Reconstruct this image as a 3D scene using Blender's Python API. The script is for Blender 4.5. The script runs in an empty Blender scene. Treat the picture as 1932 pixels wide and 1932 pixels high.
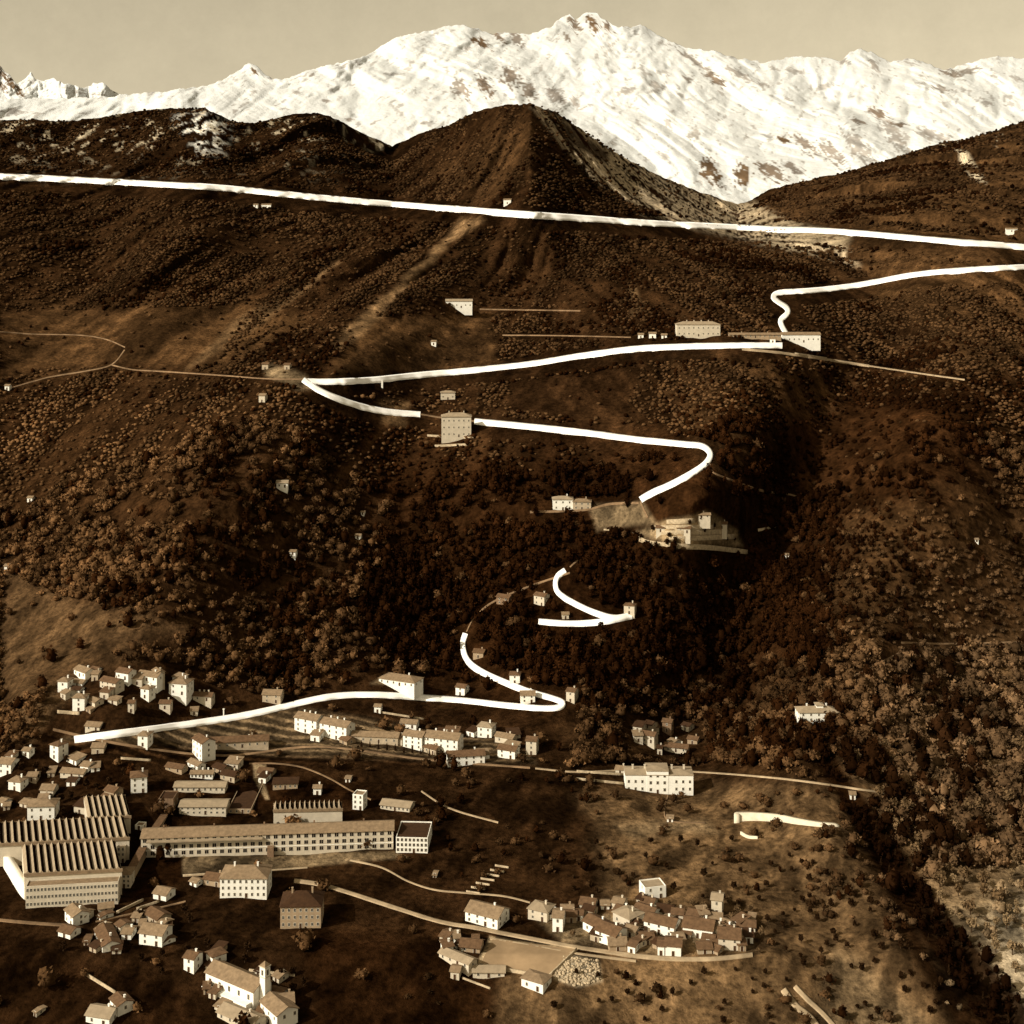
import bpy, math, random
import numpy as np
from mathutils import Vector
random.seed(7); RNG = np.random.default_rng(11)
R = math.radians
SC = bpy.context.scene
COL = SC.collection

# ------------------------------------------------------------------ camera, sky, sun, exposure
F, U0, V0, CZ = 2641.6, 966.0, 472.0, 420.0       # focal length and optical centre, camera height above the valley datum
cd = bpy.data.cameras.new('camera'); cam = bpy.data.objects.new('camera', cd); COL.objects.link(cam)
cam.location = (0, 0, CZ); cam.rotation_euler = (R(90), 0, 0)
cd.sensor_width = 36; cd.lens = F / 1932 * 36; cd.shift_y = -(966 - V0) / 1932
cd.clip_start = 1; cd.clip_end = 60000
SC.camera = cam
SUN_EL, SUN_DIR = R(33), Vector((-0.86, -0.50))
w = bpy.data.worlds.new('World'); SC.world = w; w.use_nodes = True
nt = w.node_tree; bg = nt.nodes['Background']
sky = nt.nodes.new('ShaderNodeTexSky'); sky.sky_type = 'NISHITA'; sky.sun_disc = False
sky.sun_elevation = SUN_EL; sky.sun_rotation = math.atan2(SUN_DIR.x, SUN_DIR.y)
sky.altitude = 800; sky.dust_density = 4.0; sky.air_density = 1.0
bw = nt.nodes.new('ShaderNodeRGBToBW'); nt.links.new(sky.outputs[0], bw.inputs[0])
mu = nt.nodes.new('ShaderNodeVectorMath'); mu.operation = 'MULTIPLY'
nt.links.new(bw.outputs[0], mu.inputs[0]); mu.inputs[1].default_value = (1.24, 1.06, 0.72)
ct = nt.nodes.new('ShaderNodeTexCoord'); cn = nt.nodes.new('ShaderNodeTexNoise'); cn.inputs['Scale'].default_value = 22; cn.inputs['Detail'].default_value = 12; cn.inputs['Roughness'].default_value = .8
nt.links.new(ct.outputs['Generated'], cn.inputs['Vector']); cm = nt.nodes.new('ShaderNodeMapRange'); cm.inputs[1].default_value = .3; cm.inputs[2].default_value = .7; cm.inputs[3].default_value = .93; cm.inputs[4].default_value = 1.07
nt.links.new(cn.outputs[0], cm.inputs[0]); m3 = nt.nodes.new('ShaderNodeVectorMath'); m3.operation = 'MULTIPLY'; nt.links.new(mu.outputs[0], m3.inputs[0]); nt.links.new(cm.outputs[0], m3.inputs[1])
nt.links.new(m3.outputs[0], bg.inputs[0]); bg.inputs[1].default_value = 0.15
sd = bpy.data.lights.new('sun', 'SUN'); sun = bpy.data.objects.new('sun', sd); COL.objects.link(sun)
sd.energy = 5.0; sd.angle = R(0.5); sd.color = (1.0, 0.94, 0.84)
sv = Vector((SUN_DIR.x, SUN_DIR.y, 0)).normalized() * math.cos(SUN_EL) + Vector((0, 0, math.sin(SUN_EL)))
sun.rotation_euler = sv.to_track_quat('Z', 'Y').to_euler()
SC.view_settings.view_transform = 'Standard'; SC.view_settings.look = 'None'
SC.view_settings.exposure = 0.0; SC.view_settings.gamma = 1.0

# ------------------------------------------------------------------ noise
_p = RNG.permutation(256); PT = np.concatenate([_p, _p]); PV = RNG.random(256)
def vn(x, y, s=0):
    x = np.asarray(x, float) + s * 17.31; y = np.asarray(y, float) - s * 9.17
    xi = np.floor(x).astype(int); yi = np.floor(y).astype(int)
    fx = x - xi; fy = y - yi; fx = fx * fx * (3 - 2 * fx); fy = fy * fy * (3 - 2 * fy)
    h = lambda a, b: PV[PT[(PT[a & 255] + b) & 255]]
    return (h(xi, yi) * (1 - fx) + h(xi + 1, yi) * fx) * (1 - fy) + (h(xi, yi + 1) * (1 - fx) + h(xi + 1, yi + 1) * fx) * fy
def fbm(x, y, o=4, s=0):
    t = 0; a = .5; n = 0
    for k in range(o):
        t = t + a * vn(x * 2 ** k, y * 2 ** k, s + k); n += a; a *= .5
    return t / n
def ridged(x, y, o=4, s=0):
    t = 0; a = .5; n = 0
    for k in range(o):
        t = t + a * (1 - abs(2 * vn(x * 2 ** k, y * 2 ** k, s + k) - 1)); n += a; a *= .5
    return t / n
def streak(x, y, u, a, b, o, sd):
    w = sm(1000, 1120, u); L = ridged((x * .95 - y * .30) / a, (x * .30 + y * .95) / b, o, sd); K = ridged((x * .95 + y * .30) / a, (y * .95 - x * .30) / b, o, sd + 3)
    return L * (1 - w) + K * w
def sm(a, b, x): t = np.clip((x - a) / (b - a), 0, 1); return t * t * (3 - 2 * t)
def seg_dist(u, v, pts):
    d = np.full(np.shape(u), 1e9)
    for (a, b), (c, e) in zip(pts[:-1], pts[1:]):
        dx, dy = c - a, e - b; L = dx * dx + dy * dy + 1e-9
        t = np.clip(((u - a) * dx + (v - b) * dy) / L, 0, 1)
        d = np.minimum(d, np.hypot(u - a - t * dx, v - b - t * dy))
    return d
def inside(u, v, poly):
    r = np.zeros(np.shape(u), bool); n = len(poly)
    for i in range(n):
        x1, y1 = poly[i]; x2, y2 = poly[(i + 1) % n]
        if y1 == y2: continue
        c = ((y1 > v) != (y2 > v)) & (u < (x2 - x1) * (v - y1) / (y2 - y1) + x1)
        r ^= c
    return r
def poly_w(u, v, poly, feather):
    d = seg_dist(u, v, poly + [poly[0]]); s = np.where(inside(u, v, poly), d, -d)
    return sm(-feather, feather, s)

# ------------------------------------------------------------------ lie of the land
CREST = np.array([(-500,260),(0,226),(60,226),(120,229),(180,223),(240,213),(290,206),(340,204),(390,206),(412,216),(440,229),(480,233),(520,223),
 (560,214),(600,213),(640,226),(680,250),(700,258),(740,276),(790,252),(850,235),(900,210),(950,198),(1000,195),(1050,213),(1090,240),(1120,260),
 (1160,288),(1200,309),(1250,334),(1320,362),(1392,386),(1420,376),(1450,357),(1520,341),(1600,323),(1680,300),(1770,271),(1820,263),(1870,250),
 (1932,228),(2500,90)], float)
def crest(u): return np.interp(u, CREST[:, 0], CREST[:, 1]) + (vn(u / 9., u * 0, 3) - .5) * 3.5 + (vn(u / 3.3, u * 0, 4) - .5) * 2
DV = np.array([(500,1680),(560,1560),(650,1400),(700,1330),(800,1220),(950,1110),(1150,1010),(1300,940),(1400,880),(1500,810),(1600,745),
 (1700,690),(1800,640),(1932,600),(2000,585),(2300,515)], float)
CRD = np.array([(-500,2700),(300,2650),(740,2800),(1000,2250),(1392,2750),(1600,2500),(2500,2300)], float)
RIDGES = [([(840,420),(700,560),(560,720),(430,900),(300,1150),(200,1300)],150,-.055), ([(1000,200),(1080,400),(1250,560),(1450,660),(1400,800),(1330,900)],130,-.06),
 ([(1960,230),(1830,400),(1810,700),(1740,950),(1600,1250),(1560,1400)],170,-.055), ([(1392,386),(1540,440),(1650,560),(1690,640)],70,.05),
 ([(1590,760),(1500,950),(1430,1100),(1360,1300),(1300,1380)],110,.06), ([(740,280),(880,480),(900,640),(800,760),(760,950),(830,1150),(850,1260)],120,.035),
 ([(1560,1430),(1640,1580),(1750,1725),(1900,1925),(2000,2060)],24,.008), ([(1570,1600),(1650,1720),(1760,1870),(1870,2020)],55,-.016), ([(200,500),(60,760),(-50,1000)],120,.04), ([(420,250),(330,420),(240,600)],70,-.03),
 ([(600,215),(480,420),(330,600)],60,-.02), ([(60,1330),(20,1420)],60,-.03)]
def depth(u, v, c):
    d = np.interp(v, DV[:, 0], DV[:, 1])
    dc = np.interp(u, CRD[:, 0], CRD[:, 1]); t = np.clip((500 - v) / (500 - c), 0, 1)
    up = 1680 + (dc - 1680) * t ** 1.25
    d = np.where(v < 500, up, d)
    for pts, wd, a in RIDGES: d = d * (1 + a * np.exp(-(seg_dist(u, v, pts) / wd) ** 2))
    x = (u - U0) / F * d; rough = sm(1500, 1150, v)
    q = x + .35 * d
    n = (ridged(q / 95, d / 260, 4, 5) - .5) * .020 * (.25 + .75 * rough) + (fbm(x / 22, d / 22, 3, 9) - .5) * .006
    hi = sm(760, 480, v)
    n = n + (.25 + hi) * (streak(x, d, u, 120, 620, 4, 15) - .5) * .058
    return d * (1 + n)
NU, NT = 900, 700; US = np.linspace(-420, 2340, NU); TS = np.linspace(0, 1, NT)
VB = 2300.
CR = crest(US)
VG = CR[None, :] + (VB - CR[None, :]) * TS[:, None]; UG = np.repeat(US[None, :], NT, 0)
DG = depth(UG, VG, np.interp(US, CREST[:, 0], CREST[:, 1])[None, :])
DG = np.maximum.accumulate(DG[::-1], 0)[::-1]          # never folds back over itself
DG = DG + (1 - TS[:, None]) * .5
def dq(u, v):
    u = np.asarray(u, float); v = np.asarray(v, float)
    fi = np.clip((u - US[0]) / (US[1] - US[0]), 0, NU - 1.001); i = fi.astype(int); fi = fi - i
    cc = CR[i] * (1 - fi) + CR[i + 1] * fi
    ft = np.clip((v - cc) / (VB - cc), 0, 1) * (NT - 1); ft = np.minimum(ft, NT - 1.001); j = ft.astype(int); ft = ft - j
    return (DG[j, i] * (1 - fi) + DG[j, i + 1] * fi) * (1 - ft) + (DG[j + 1, i] * (1 - fi) + DG[j + 1, i + 1] * fi) * ft
def P(u, v, k=1.0):
    d = dq(u, v) * k
    return np.stack([(u - U0) / F * d, d, CZ - (v - V0) / F * d], -1)
def PP(u, v): return Vector(P(np.float64(u), np.float64(v)).tolist())

# ------------------------------------------------------------------ materials
def mat(name, col, rough=.9, var=.25, scale=.5, bump=0., attr=None, spec=.1, detail=6, cont=(.3, .7), scale2=None):
    m = bpy.data.materials.new(name); m.use_nodes = True; t = m.node_tree; b = t.nodes['Principled BSDF']
    b.inputs['Roughness'].default_value = rough; b.inputs['Specular IOR Level'].default_value = spec
    tc = t.nodes.new('ShaderNodeTexCoord'); nz = t.nodes.new('ShaderNodeTexNoise')
    nz.inputs['Scale'].default_value = scale; nz.inputs['Detail'].default_value = detail; nz.inputs['Roughness'].default_value = .65
    t.links.new(tc.outputs['Object'], nz.inputs['Vector'])
    mr = t.nodes.new('ShaderNodeMapRange'); mr.inputs[1].default_value = cont[0]; mr.inputs[2].default_value = cont[1]
    mr.inputs[3].default_value = 1 - var; mr.inputs[4].default_value = 1 + var
    t.links.new(nz.outputs[0], mr.inputs[0])
    mx = t.nodes.new('ShaderNodeVectorMath'); mx.operation = 'MULTIPLY'
    if attr:
        a = t.nodes.new('ShaderNodeVertexColor'); a.layer_name = attr; t.links.new(a.outputs[0], mx.inputs[0])
    else: mx.inputs[0].default_value = col[:3]
    fac = mr.outputs[0]
    if scale2:
        n2 = t.nodes.new('ShaderNodeTexNoise'); n2.inputs['Scale'].default_value = scale2; n2.inputs['Detail'].default_value = 3
        t.links.new(tc.outputs['Object'], n2.inputs['Vector'])
        m2 = t.nodes.new('ShaderNodeMapRange'); m2.inputs[1].default_value = .35; m2.inputs[2].default_value = .65; m2.inputs[3].default_value = .65; m2.inputs[4].default_value = 1.35
        t.links.new(n2.outputs[0], m2.inputs[0]); mm = t.nodes.new('ShaderNodeMath'); mm.operation = 'MULTIPLY'
        t.links.new(fac, mm.inputs[0]); t.links.new(m2.outputs[0], mm.inputs[1]); fac = mm.outputs[0]
    t.links.new(fac, mx.inputs[1]); t.links.new(mx.outputs[0], b.inputs['Base Color'])
    if bump:
        bp = t.nodes.new('ShaderNodeBump'); bp.inputs['Strength'].default_value = 1; bp.inputs['Distance'].default_value = bump
        t.links.new(nz.outputs[0], bp.inputs['Height']); t.links.new(bp.outputs[0], b.inputs['Normal'])
    return m
M = {
 'ground': mat('ground_cover', None, 1, .60, .30, 1.5, 'cover', .0, 8, (.32, .68), .05),
 'snow': mat('snow_and_rock', None, 1, .10, .004, 25, 'cover', .0, 8),
 'tree': mat('far_foliage', None, 1, .35, .6, 0, 'cover', .0, 3),
 'white': mat('lime_render', (.80,.77,.68), .9, .10, .25), 'cream': mat('cream_render', (.52,.45,.34), .9, .14, .25),
 'tan': mat('ochre_render', (.33,.24,.15), .9, .18, .25), 'brown': mat('rubble_stone', (.19,.12,.07), .95, .35, .7),
 'grey': mat('aged_render', (.40,.32,.22), .9, .2, .3),
 'rtan': mat('pale_stone_slab_roof', (.21,.145,.085), .9, .3, .5), 'rbrown': mat('brown_tile_roof', (.115,.066,.034), .9, .35, .5),
 'rdark': mat('dark_slab_roof', (.045,.022,.010), .9, .3, .4), 'rpale': mat('pale_roof', (.28,.215,.14), .9, .2, .3),
 'glaz': mat('roof_glazing', (.010,.005,.003), .8, .2, 1, 0, None, .0),
 'pane': mat('window_glass', (.012,.007,.004), .25, .2, 1, 0, None, .5), 'frame': mat('window_frame', (.55,.50,.40), .8, .1, 1),
 'door': mat('door_wood', (.06,.03,.014), .8, .2, 1),
 'road': mat('pale_road_surface', (.93,.90,.85), .9, .025, .12), 'track': mat('gravel_track', (.33,.245,.15), 1, .35, .12),
 'dirt': mat('dirt_path', (.19,.12,.065), 1, .5, .08), 'dirt2': mat('trodden_field', (.27,.185,.105), 1, .25, .06, 0, None, 0),
 'gravel': mat('pale_gravel', (.58,.51,.38), 1, .15, .3),
 'wallst': mat('dry_stone_wall', (.36,.28,.18), 1, .4, .5), 'trunk': mat('bark', (.05,.028,.013), 1, .3, 2), 
 'leafm': mat('brown_foliage', (.125,.078,.038), 1, .45, .35, 0, None, 0), 'leafl': mat('light_winter_twigs', (.20,.135,.07), 1, .4, .35, 0, None, 0),
 'leafd': mat('dark_evergreen_foliage', (.024,.012,.005), 1, .45, .5, 0, None, 0),
 'metal': mat('weathered_metal', (.16,.11,.07), .6, .2, 1),
}

# ------------------------------------------------------------------ mesh helpers
def npmesh(name, V, Fq, m, color=None, smooth=False, kind=None, label=None):
    V = np.asarray(V, np.float32); Fq = np.asarray(Fq, np.int32); k = Fq.shape[1]
    me = bpy.data.meshes.new(name); me.vertices.add(len(V)); me.vertices.foreach_set('co', V.ravel())
    me.loops.add(Fq.size); me.loops.foreach_set('vertex_index', Fq.ravel())
    me.polygons.add(len(Fq)); me.polygons.foreach_set('loop_start', np.arange(0, Fq.size, k, dtype=np.int32))
    me.polygons.foreach_set('loop_total', np.full(len(Fq), k, np.int32))
    if smooth: me.polygons.foreach_set('use_smooth', np.ones(len(Fq), bool))
    me.update(calc_edges=True)
    if color is not None:
        a = me.color_attributes.new('cover', 'FLOAT_COLOR', 'POINT')
        c = np.ones((len(V), 4), np.float32); c[:, :3] = color; a.data.foreach_set('color', c.ravel())
    me.materials.append(M[m] if isinstance(m, str) else m)
    o = bpy.data.objects.new(name, me); COL.objects.link(o)
    if kind: o['kind'] = kind
    if label: o['label'] = label
    return o
def grid_faces(nr, nc):
    i = np.arange(nr * nc).reshape(nr, nc)
    return np.stack([i[:-1, :-1].ravel(), i[1:, :-1].ravel(), i[1:, 1:].ravel(), i[:-1, 1:].ravel()], -1)
class MB:
    def __init__(s): s.v = []; s.f = []; s.m = []
    def face(s, pts, mi=0):
        n = len(s.v); s.v += [tuple(p) for p in pts]; s.f.append(tuple(range(n, n + len(pts)))); s.m.append(mi)
    def box(s, x0, x1, y0, y1, z0, z1, mi=0, bottom=True):
        n = len(s.v); s.v += [(x0,y0,z0),(x1,y0,z0),(x1,y1,z0),(x0,y1,z0),(x0,y0,z1),(x1,y0,z1),(x1,y1,z1),(x0,y1,z1)]
        q = [(0,1,5,4),(1,2,6,5),(2,3,7,6),(3,0,4,7),(4,5,6,7)] + ([(3,2,1,0)] if bottom else [])
        for a in q: s.f.append(tuple(n + i for i in a)); s.m.append(mi)
    def mesh(s, name, mats):
        me = bpy.data.meshes.new(name); me.from_pydata(s.v, [], s.f)
        for m in mats: me.materials.append(M[m])
        me.polygons.foreach_set('material_index', s.m); me.update(); return me
    def build(s, name, mats, parent=None, loc=None):
        o = bpy.data.objects.new(name, s.mesh(name, mats)); COL.objects.link(o)
        if parent: o.parent = parent
        if loc: o.location = loc
        return o
def tag(o, label=None, cat=None, group=None, kind=None):
    if label: o['label'] = label
    if cat: o['category'] = cat
    if group: o['group'] = group
    if kind: o['kind'] = kind
    return o
def empty(name, loc, rz=0):
    o = bpy.data.objects.new(name, None); COL.objects.link(o); o.location = loc; o.rotation_euler = (0, 0, rz); return o
def child(name, me, parent, loc=(0,0,0), rz=0):
    o = bpy.data.objects.new(name, me); COL.objects.link(o); o.parent = parent; o.location = loc; o.rotation_euler = (0,0,rz); return o

# ------------------------------------------------------------------ roads traced in plan, draped on the land
def smooth(pts, n=8):
    p = [pts[0]] + list(pts) + [pts[-1]]; out = []
    for i in range(1, len(p) - 2):
        a, b, c, d = (np.array(q, float) for q in p[i - 1:i + 3])
        for k in range(n):
            t = k / n; out.append(tuple(.5 * (2 * b + (c - a) * t + (2 * a - 5 * b + 4 * c - d) * t * t + (3 * b - a - 3 * c + d) * t ** 3)))
    out.append(tuple(map(float, pts[-1]))); return out
R_WHITE = [
 [(-60,330),(0,332),(150,339),(300,347),(420,354),(520,364),(640,376),(760,386),(880,395),(960,401),(1100,411),(1220,420),(1320,425),(1450,431),(1540,434),(1640,441),(1740,450),(1850,459),(2000,471)],
 [(2000,501),(1850,507),(1730,517),(1620,537),(1540,547),(1475,551),(1459,559),(1468,569),(1483,579),(1486,590),(1474,602),(1474,612),(1484,630)],
 [(1476,651),(1380,651),(1290,653),(1200,657),(1100,670),(1000,686),(900,697),(800,706),(700,716),(630,719),(580,719)],
 [(572,715),(600,734),(640,752),(690,768),(740,777),(793,781)],
 [(895,794),(980,802),(1100,815),(1200,828),(1290,837),(1325,841),(1340,855),(1333,872),(1310,889),(1270,911),(1230,929),(1208,942)],
 [(1066,1075),(1052,1086),(1048,1102),(1056,1119),(1090,1140),(1130,1157),(1160,1164),(1190,1160)],
 [(1192,1160),(1165,1166),(1120,1173),(1070,1175),(1016,1171)],
 [(878,1195),(873,1215),(880,1241),(902,1262),(950,1285),(1000,1304),(1045,1317),(1062,1325),(1055,1333),(1025,1335),(960,1330),(880,1321),(800,1315),(720,1310),(660,1310),(600,1317),(500,1340),(420,1355),(300,1372),(220,1382),(140,1393)]]
W_WHITE = [10.5, 9.5, 10, 10, 10.5, 8.5, 9, 9.5]
MINOR = [  # material, width, points
 ('dirt',3,[(1205,948),(1150,950),(1100,962),(1000,965)]), ('dirt',2.5,[(1208,946),(1222,976)]), ('dirt',2.5,[(793,781),(850,790),(895,794)]),
 ('dirt',2.5,[(1090,1056),(1075,1070)]), ('dirt',2.2,[(1075,1080),(1000,1105),(930,1135),(895,1165),(880,1192)]), ('track',2.6,[(1010,1449),(1090,1456),(1180,1453),(1300,1455),(1480,1469),(1640,1491),(1700,1500)]),
 ('track',7,[(555,1661),(600,1667),(660,1684),(740,1710),(830,1738),(900,1750),(960,1762),(1100,1788),(1240,1806),(1340,1808),(1420,1800)]),
 ('track',2.4,[(660,1622),(720,1636),(770,1662),(820,1678),(880,1684),(950,1690),(1000,1702)]),
 ('track',11,[(1478,1866),(1500,1895),(1530,1920),(1560,1960),(1600,2000)]), ('track',8,[(1500,1860),(1524,1885),(1556,1915),(1600,1965)]),
 ('track',4.5,[(1400,658),(1470,665),(1540,675),(1600,684),(1640,690)]), ('track',2.5,[(1640,690),(1720,702),(1820,716)]),
 ('dirt',1.7,[(-20,624),(60,630),(150,632),(200,640),(236,655)]), ('dirt',2,[(210,688),(250,697),(300,700),(420,708),(500,714),(572,715)]), ('dirt',2,[(10,735),(90,712),(160,700),(210,688),(235,660)]),
 ('dirt',2.2,[(905,583),(960,584),(1095,586)]), ('dirt',2,[(948,632),(1060,633),(1190,636)]), ('dirt',2.2,[(470,1440),(520,1440),(570,1447),(620,1467),(660,1490),(700,1508)]),
 ('track',2.6,[(795,1492),(830,1515),(870,1532),(940,1551)]), ('dirt',5,[(-20,1733),(30,1738),(80,1742),(130,1745)]), ('dirt',2.2,[(1340,872),(1345,890),(1380,905),(1440,925),(1500,935),(1530,960)]),
 ('dirt',2,[(1700,1211),(1800,1214),(1932,1210),(2000,1206)]), ('dirt',2.4,[(1600,1280),(1650,1255),(1700,1230)]), ('dirt',5,[(1780,1452),(1830,1444),(1880,1444),(1960,1442)]),
 ('dirt',3.2,[(100,1375),(240,1405),(420,1425),(600,1408),(800,1432),(1000,1448)]), ('track',2.2,[(345,1652),(480,1643),(580,1636)]), ('dirt',2.2,[(1260,1500),(1258,1545),(1330,1552)]),
 ('dirt',2.2,[(350,1700),(300,1712),(240,1725),(180,1738)]), ('track',3,[(925,1770),(1000,1782),(1090,1798),(1200,1812)])]
S_WHITE = [smooth(p) for p in R_WHITE]; S_MINOR = [smooth(p, 6) for _, _, p in MINOR]
def ribbon(name, pts, wpx, m, lift=1.6, skirt=1.0, kind='structure', taper=0):
    p = np.array(pts, float)
    L = np.concatenate([[0], np.cumsum(np.hypot(*np.diff(p, axis=0).T))]); n = max(4, int(L[-1] / 3.2))
    s = np.linspace(0, L[-1], n); p = np.stack([np.interp(s, L, p[:, 0]), np.interp(s, L, p[:, 1])], -1)
    t = np.gradient(p, axis=0); t /= np.hypot(t[:, 0], t[:, 1])[:, None] + 1e-9; nn = np.stack([-t[:, 1], t[:, 0]], -1)
    ww = wpx * (1 + .10 * (vn(s / 14, s * 0, 31) - .5))
    rows = []
    for a in (-.5, -.25, 0, .25, .5):
        q = p + nn * (a * ww)[:, None]; d = dq(q[:, 0], q[:, 1]); k = 1 - (lift + 1.6 * sm(520, 420, q[:, 1])) / d
        rows.append(P(q[:, 0], q[:, 1], k))
    top = np.stack(rows, 1); lo = top[:, [0]].copy(); hi = top[:, [-1]].copy(); lo[..., 2] -= skirt * 2; hi[..., 2] -= skirt * 2
    V = np.concatenate([lo, top, hi], 1).reshape(-1, 3)
    return npmesh(name, V, grid_faces(n, 7), m, kind=kind)
for s, wd in zip(S_WHITE, W_WHITE): ribbon('road', s, wd, 'road')
for (m, wd, _), s in zip(MINOR, S_MINOR): ribbon('track' if m == 'track' else 'path', s, wd, m, .7, .6)

# ------------------------------------------------------------------ ground cover
DK=(.016,.0065,.0022); MD=(.0235,.0112,.0044); MID=(.044,.0228,.0092); LT=(.135,.081,.038); TAN=(.30,.215,.12); PALE=(.46,.38,.26); SNOW=(.80,.77,.68)
GC = [(1550,1425,10),(1600,1500,16),(1650,1580,20),(1710,1668,24),(1770,1750,28),(1840,1842,33),(1905,1930,38),(1990,2045,44)]  # dark diagonal band of unclear cause, built as a made-up gully
MADE_GULLY = [(a + w, b - w * .7) for a, b, w in GC] + [(a - w, b + w * .7) for a, b, w in GC[::-1]]
COVER = [  # colour, polygon, feather, weight
 (DK,[(700,830),(900,850),(1200,850),(1480,720),(1700,720),(1860,740),(1850,960),(1620,980),(1560,1250),(1200,1330),(900,1330),(760,1300),(640,1150),(700,1000)],60,.8),  # central slope: its terrain shade put into a darker ground colour
 (MID,[(0,585),(230,575),(480,570),(560,600),(470,690),(200,700),(0,715)],25,.8), (MID,[(690,600),(860,595),(925,590),(945,690),(800,702),(620,706)],12,.95),
 (MD,[(950,720),(1220,685),(1170,800),(960,780)],12,.9), (MID,[(1250,690),(1480,680),(1620,730),(1450,820),(1380,930),(1300,830)],30,.6),
 (LT,[(870,415),(915,412),(850,455),(770,540),(690,625),(640,658),(620,652),(740,545),(820,470)],9,.75), (LT,[(440,610),(560,540),(640,490),(600,530),(480,620),(370,690),(350,700)],7,.5),
 (LT,[(0,1070),(120,1120),(330,1190),(200,1250),(60,1320),(0,1360)],40,.38), (LT,[(20,1400),(40,1330),(100,1300),(130,1320),(80,1370),(50,1410)],12,.4),
 (MID,[(1580,970),(1932,930),(2100,940),(2100,1500),(1720,1480),(1560,1260)],50,.7), (LT,[(1750,1250),(2000,1200),(2000,1500),(1750,1480)],60,.4),
 (MID,[(1420,395),(2100,180),(2100,700),(1850,700),(1660,560)],30,.7), (MID,[(820,330),(940,240),(1020,230),(980,330),(900,390)],30,.5),
 (LT,[(1090,1500),(1400,1478),(1560,1500),(1660,1700),(1800,1960),(1100,1900),(1150,1720)],30,.85), (TAN,[(1160,1555),(1330,1550),(1350,1570),(1200,1580)],12,.35),
 (LT,[(1600,1420),(2100,1400),(2100,2100),(1930,2000),(1700,1650)],30,.95), (LT,[(960,1840),(1480,1815),(1600,1940),(1600,2060),(930,2040)],25,.9),
 (TAN,[(1760,1700),(1960,1600),(2100,1700),(2100,2060),(1960,1980),(1850,1840)],55,.7), (PALE,[(1850,1740),(1940,1680),(2050,1750),(2050,1990),(1940,1920),(1875,1830)],40,.6),
 (TAN,[(1560,1800),(1640,1830),(1780,2000),(1700,2100),(1540,1960)],40,.35),
 (DK,MADE_GULLY,9,.95),
 (MID,[(1060,1380),(1460,1360),(1560,1400),(1500,1460),(1080,1450)],20,.6), (DK,[(1300,1400),(1440,1395),(1460,1445),(1310,1450)],12,.7),
 (MD,[(880,1460),(1100,1465),(1130,1640),(1000,1760),(760,1700),(820,1560)],20,.7), (MD,[(0,1740),(340,1800),(560,1960),(560,2060),(-100,2060),(-100,1750)],30,.8), (DK,[(560,1760),(830,1770),(940,1860),(900,2060),(600,2060)],30,.85),
 (DK,[(-100,1740),(120,1790),(340,1850),(400,1930),(300,2060),(-100,2060)],30,.5), (DK,[(255,1560),(345,1600),(350,1660),(250,1700)],8,.9), (DK,[(430,1440),(760,1500),(740,1530),(500,1530),(430,1545),(290,1545),(300,1480)],14,.8), (DK,[(170,1430),(250,1440),(250,1490),(140,1490)],10,.8),
 (DK,[(880,1080),(1000,1075),(1040,1130),(1010,1170),(1190,1175),(1200,1300),(1060,1300),(900,1240),(890,1190)],20,.8),
 (TAN,[(345,1612),(745,1607),(770,1618),(520,1640),(345,1650)],4,.5), ((.42,.31,.18),[(925,1768),(1090,1790),(1032,1845),(900,1822)],3,.95), (PALE,[(1060,1800),(1130,1812),(1135,1850),(1090,1862),(1045,1845)],7,.8),
 (TAN,[(476,1440),(500,1442),(498,1475),(507,1508),(500,1508),(480,1470)],2.5,.8), (TAN,[(1110,958),(1210,950),(1235,990),(1130,1000)],9,.55), (TAN,[(1195,1010),(1260,985),(1330,967),(1388,1000),(1400,1030),(1280,1030)],8,.6),
 (TAN,[(700,1430),(120,1395),(300,1378),(560,1340),(690,1360),(960,1400),(1010,1440)],10,.28), (LT,[(1395,1550),(1580,1560),(1560,1580),(1410,1580)],5,.8), (TAN,[(1000,1725),(1100,1722),(1400,1740),(1420,1795),(1250,1802),(1060,1775)],10,.6),
 (TAN,[(700,1290),(735,1272),(780,1273),(775,1290)],4,.5), (TAN,[(500,685),(560,695),(600,725),(560,735),(505,710)],8,.4), (LT,[(710,755),(770,760),(765,805),(720,795)],8,.45), (LT,[(1185,700-160),(1200,540),(1215,590),(1190,595)],6,.5)]
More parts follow.
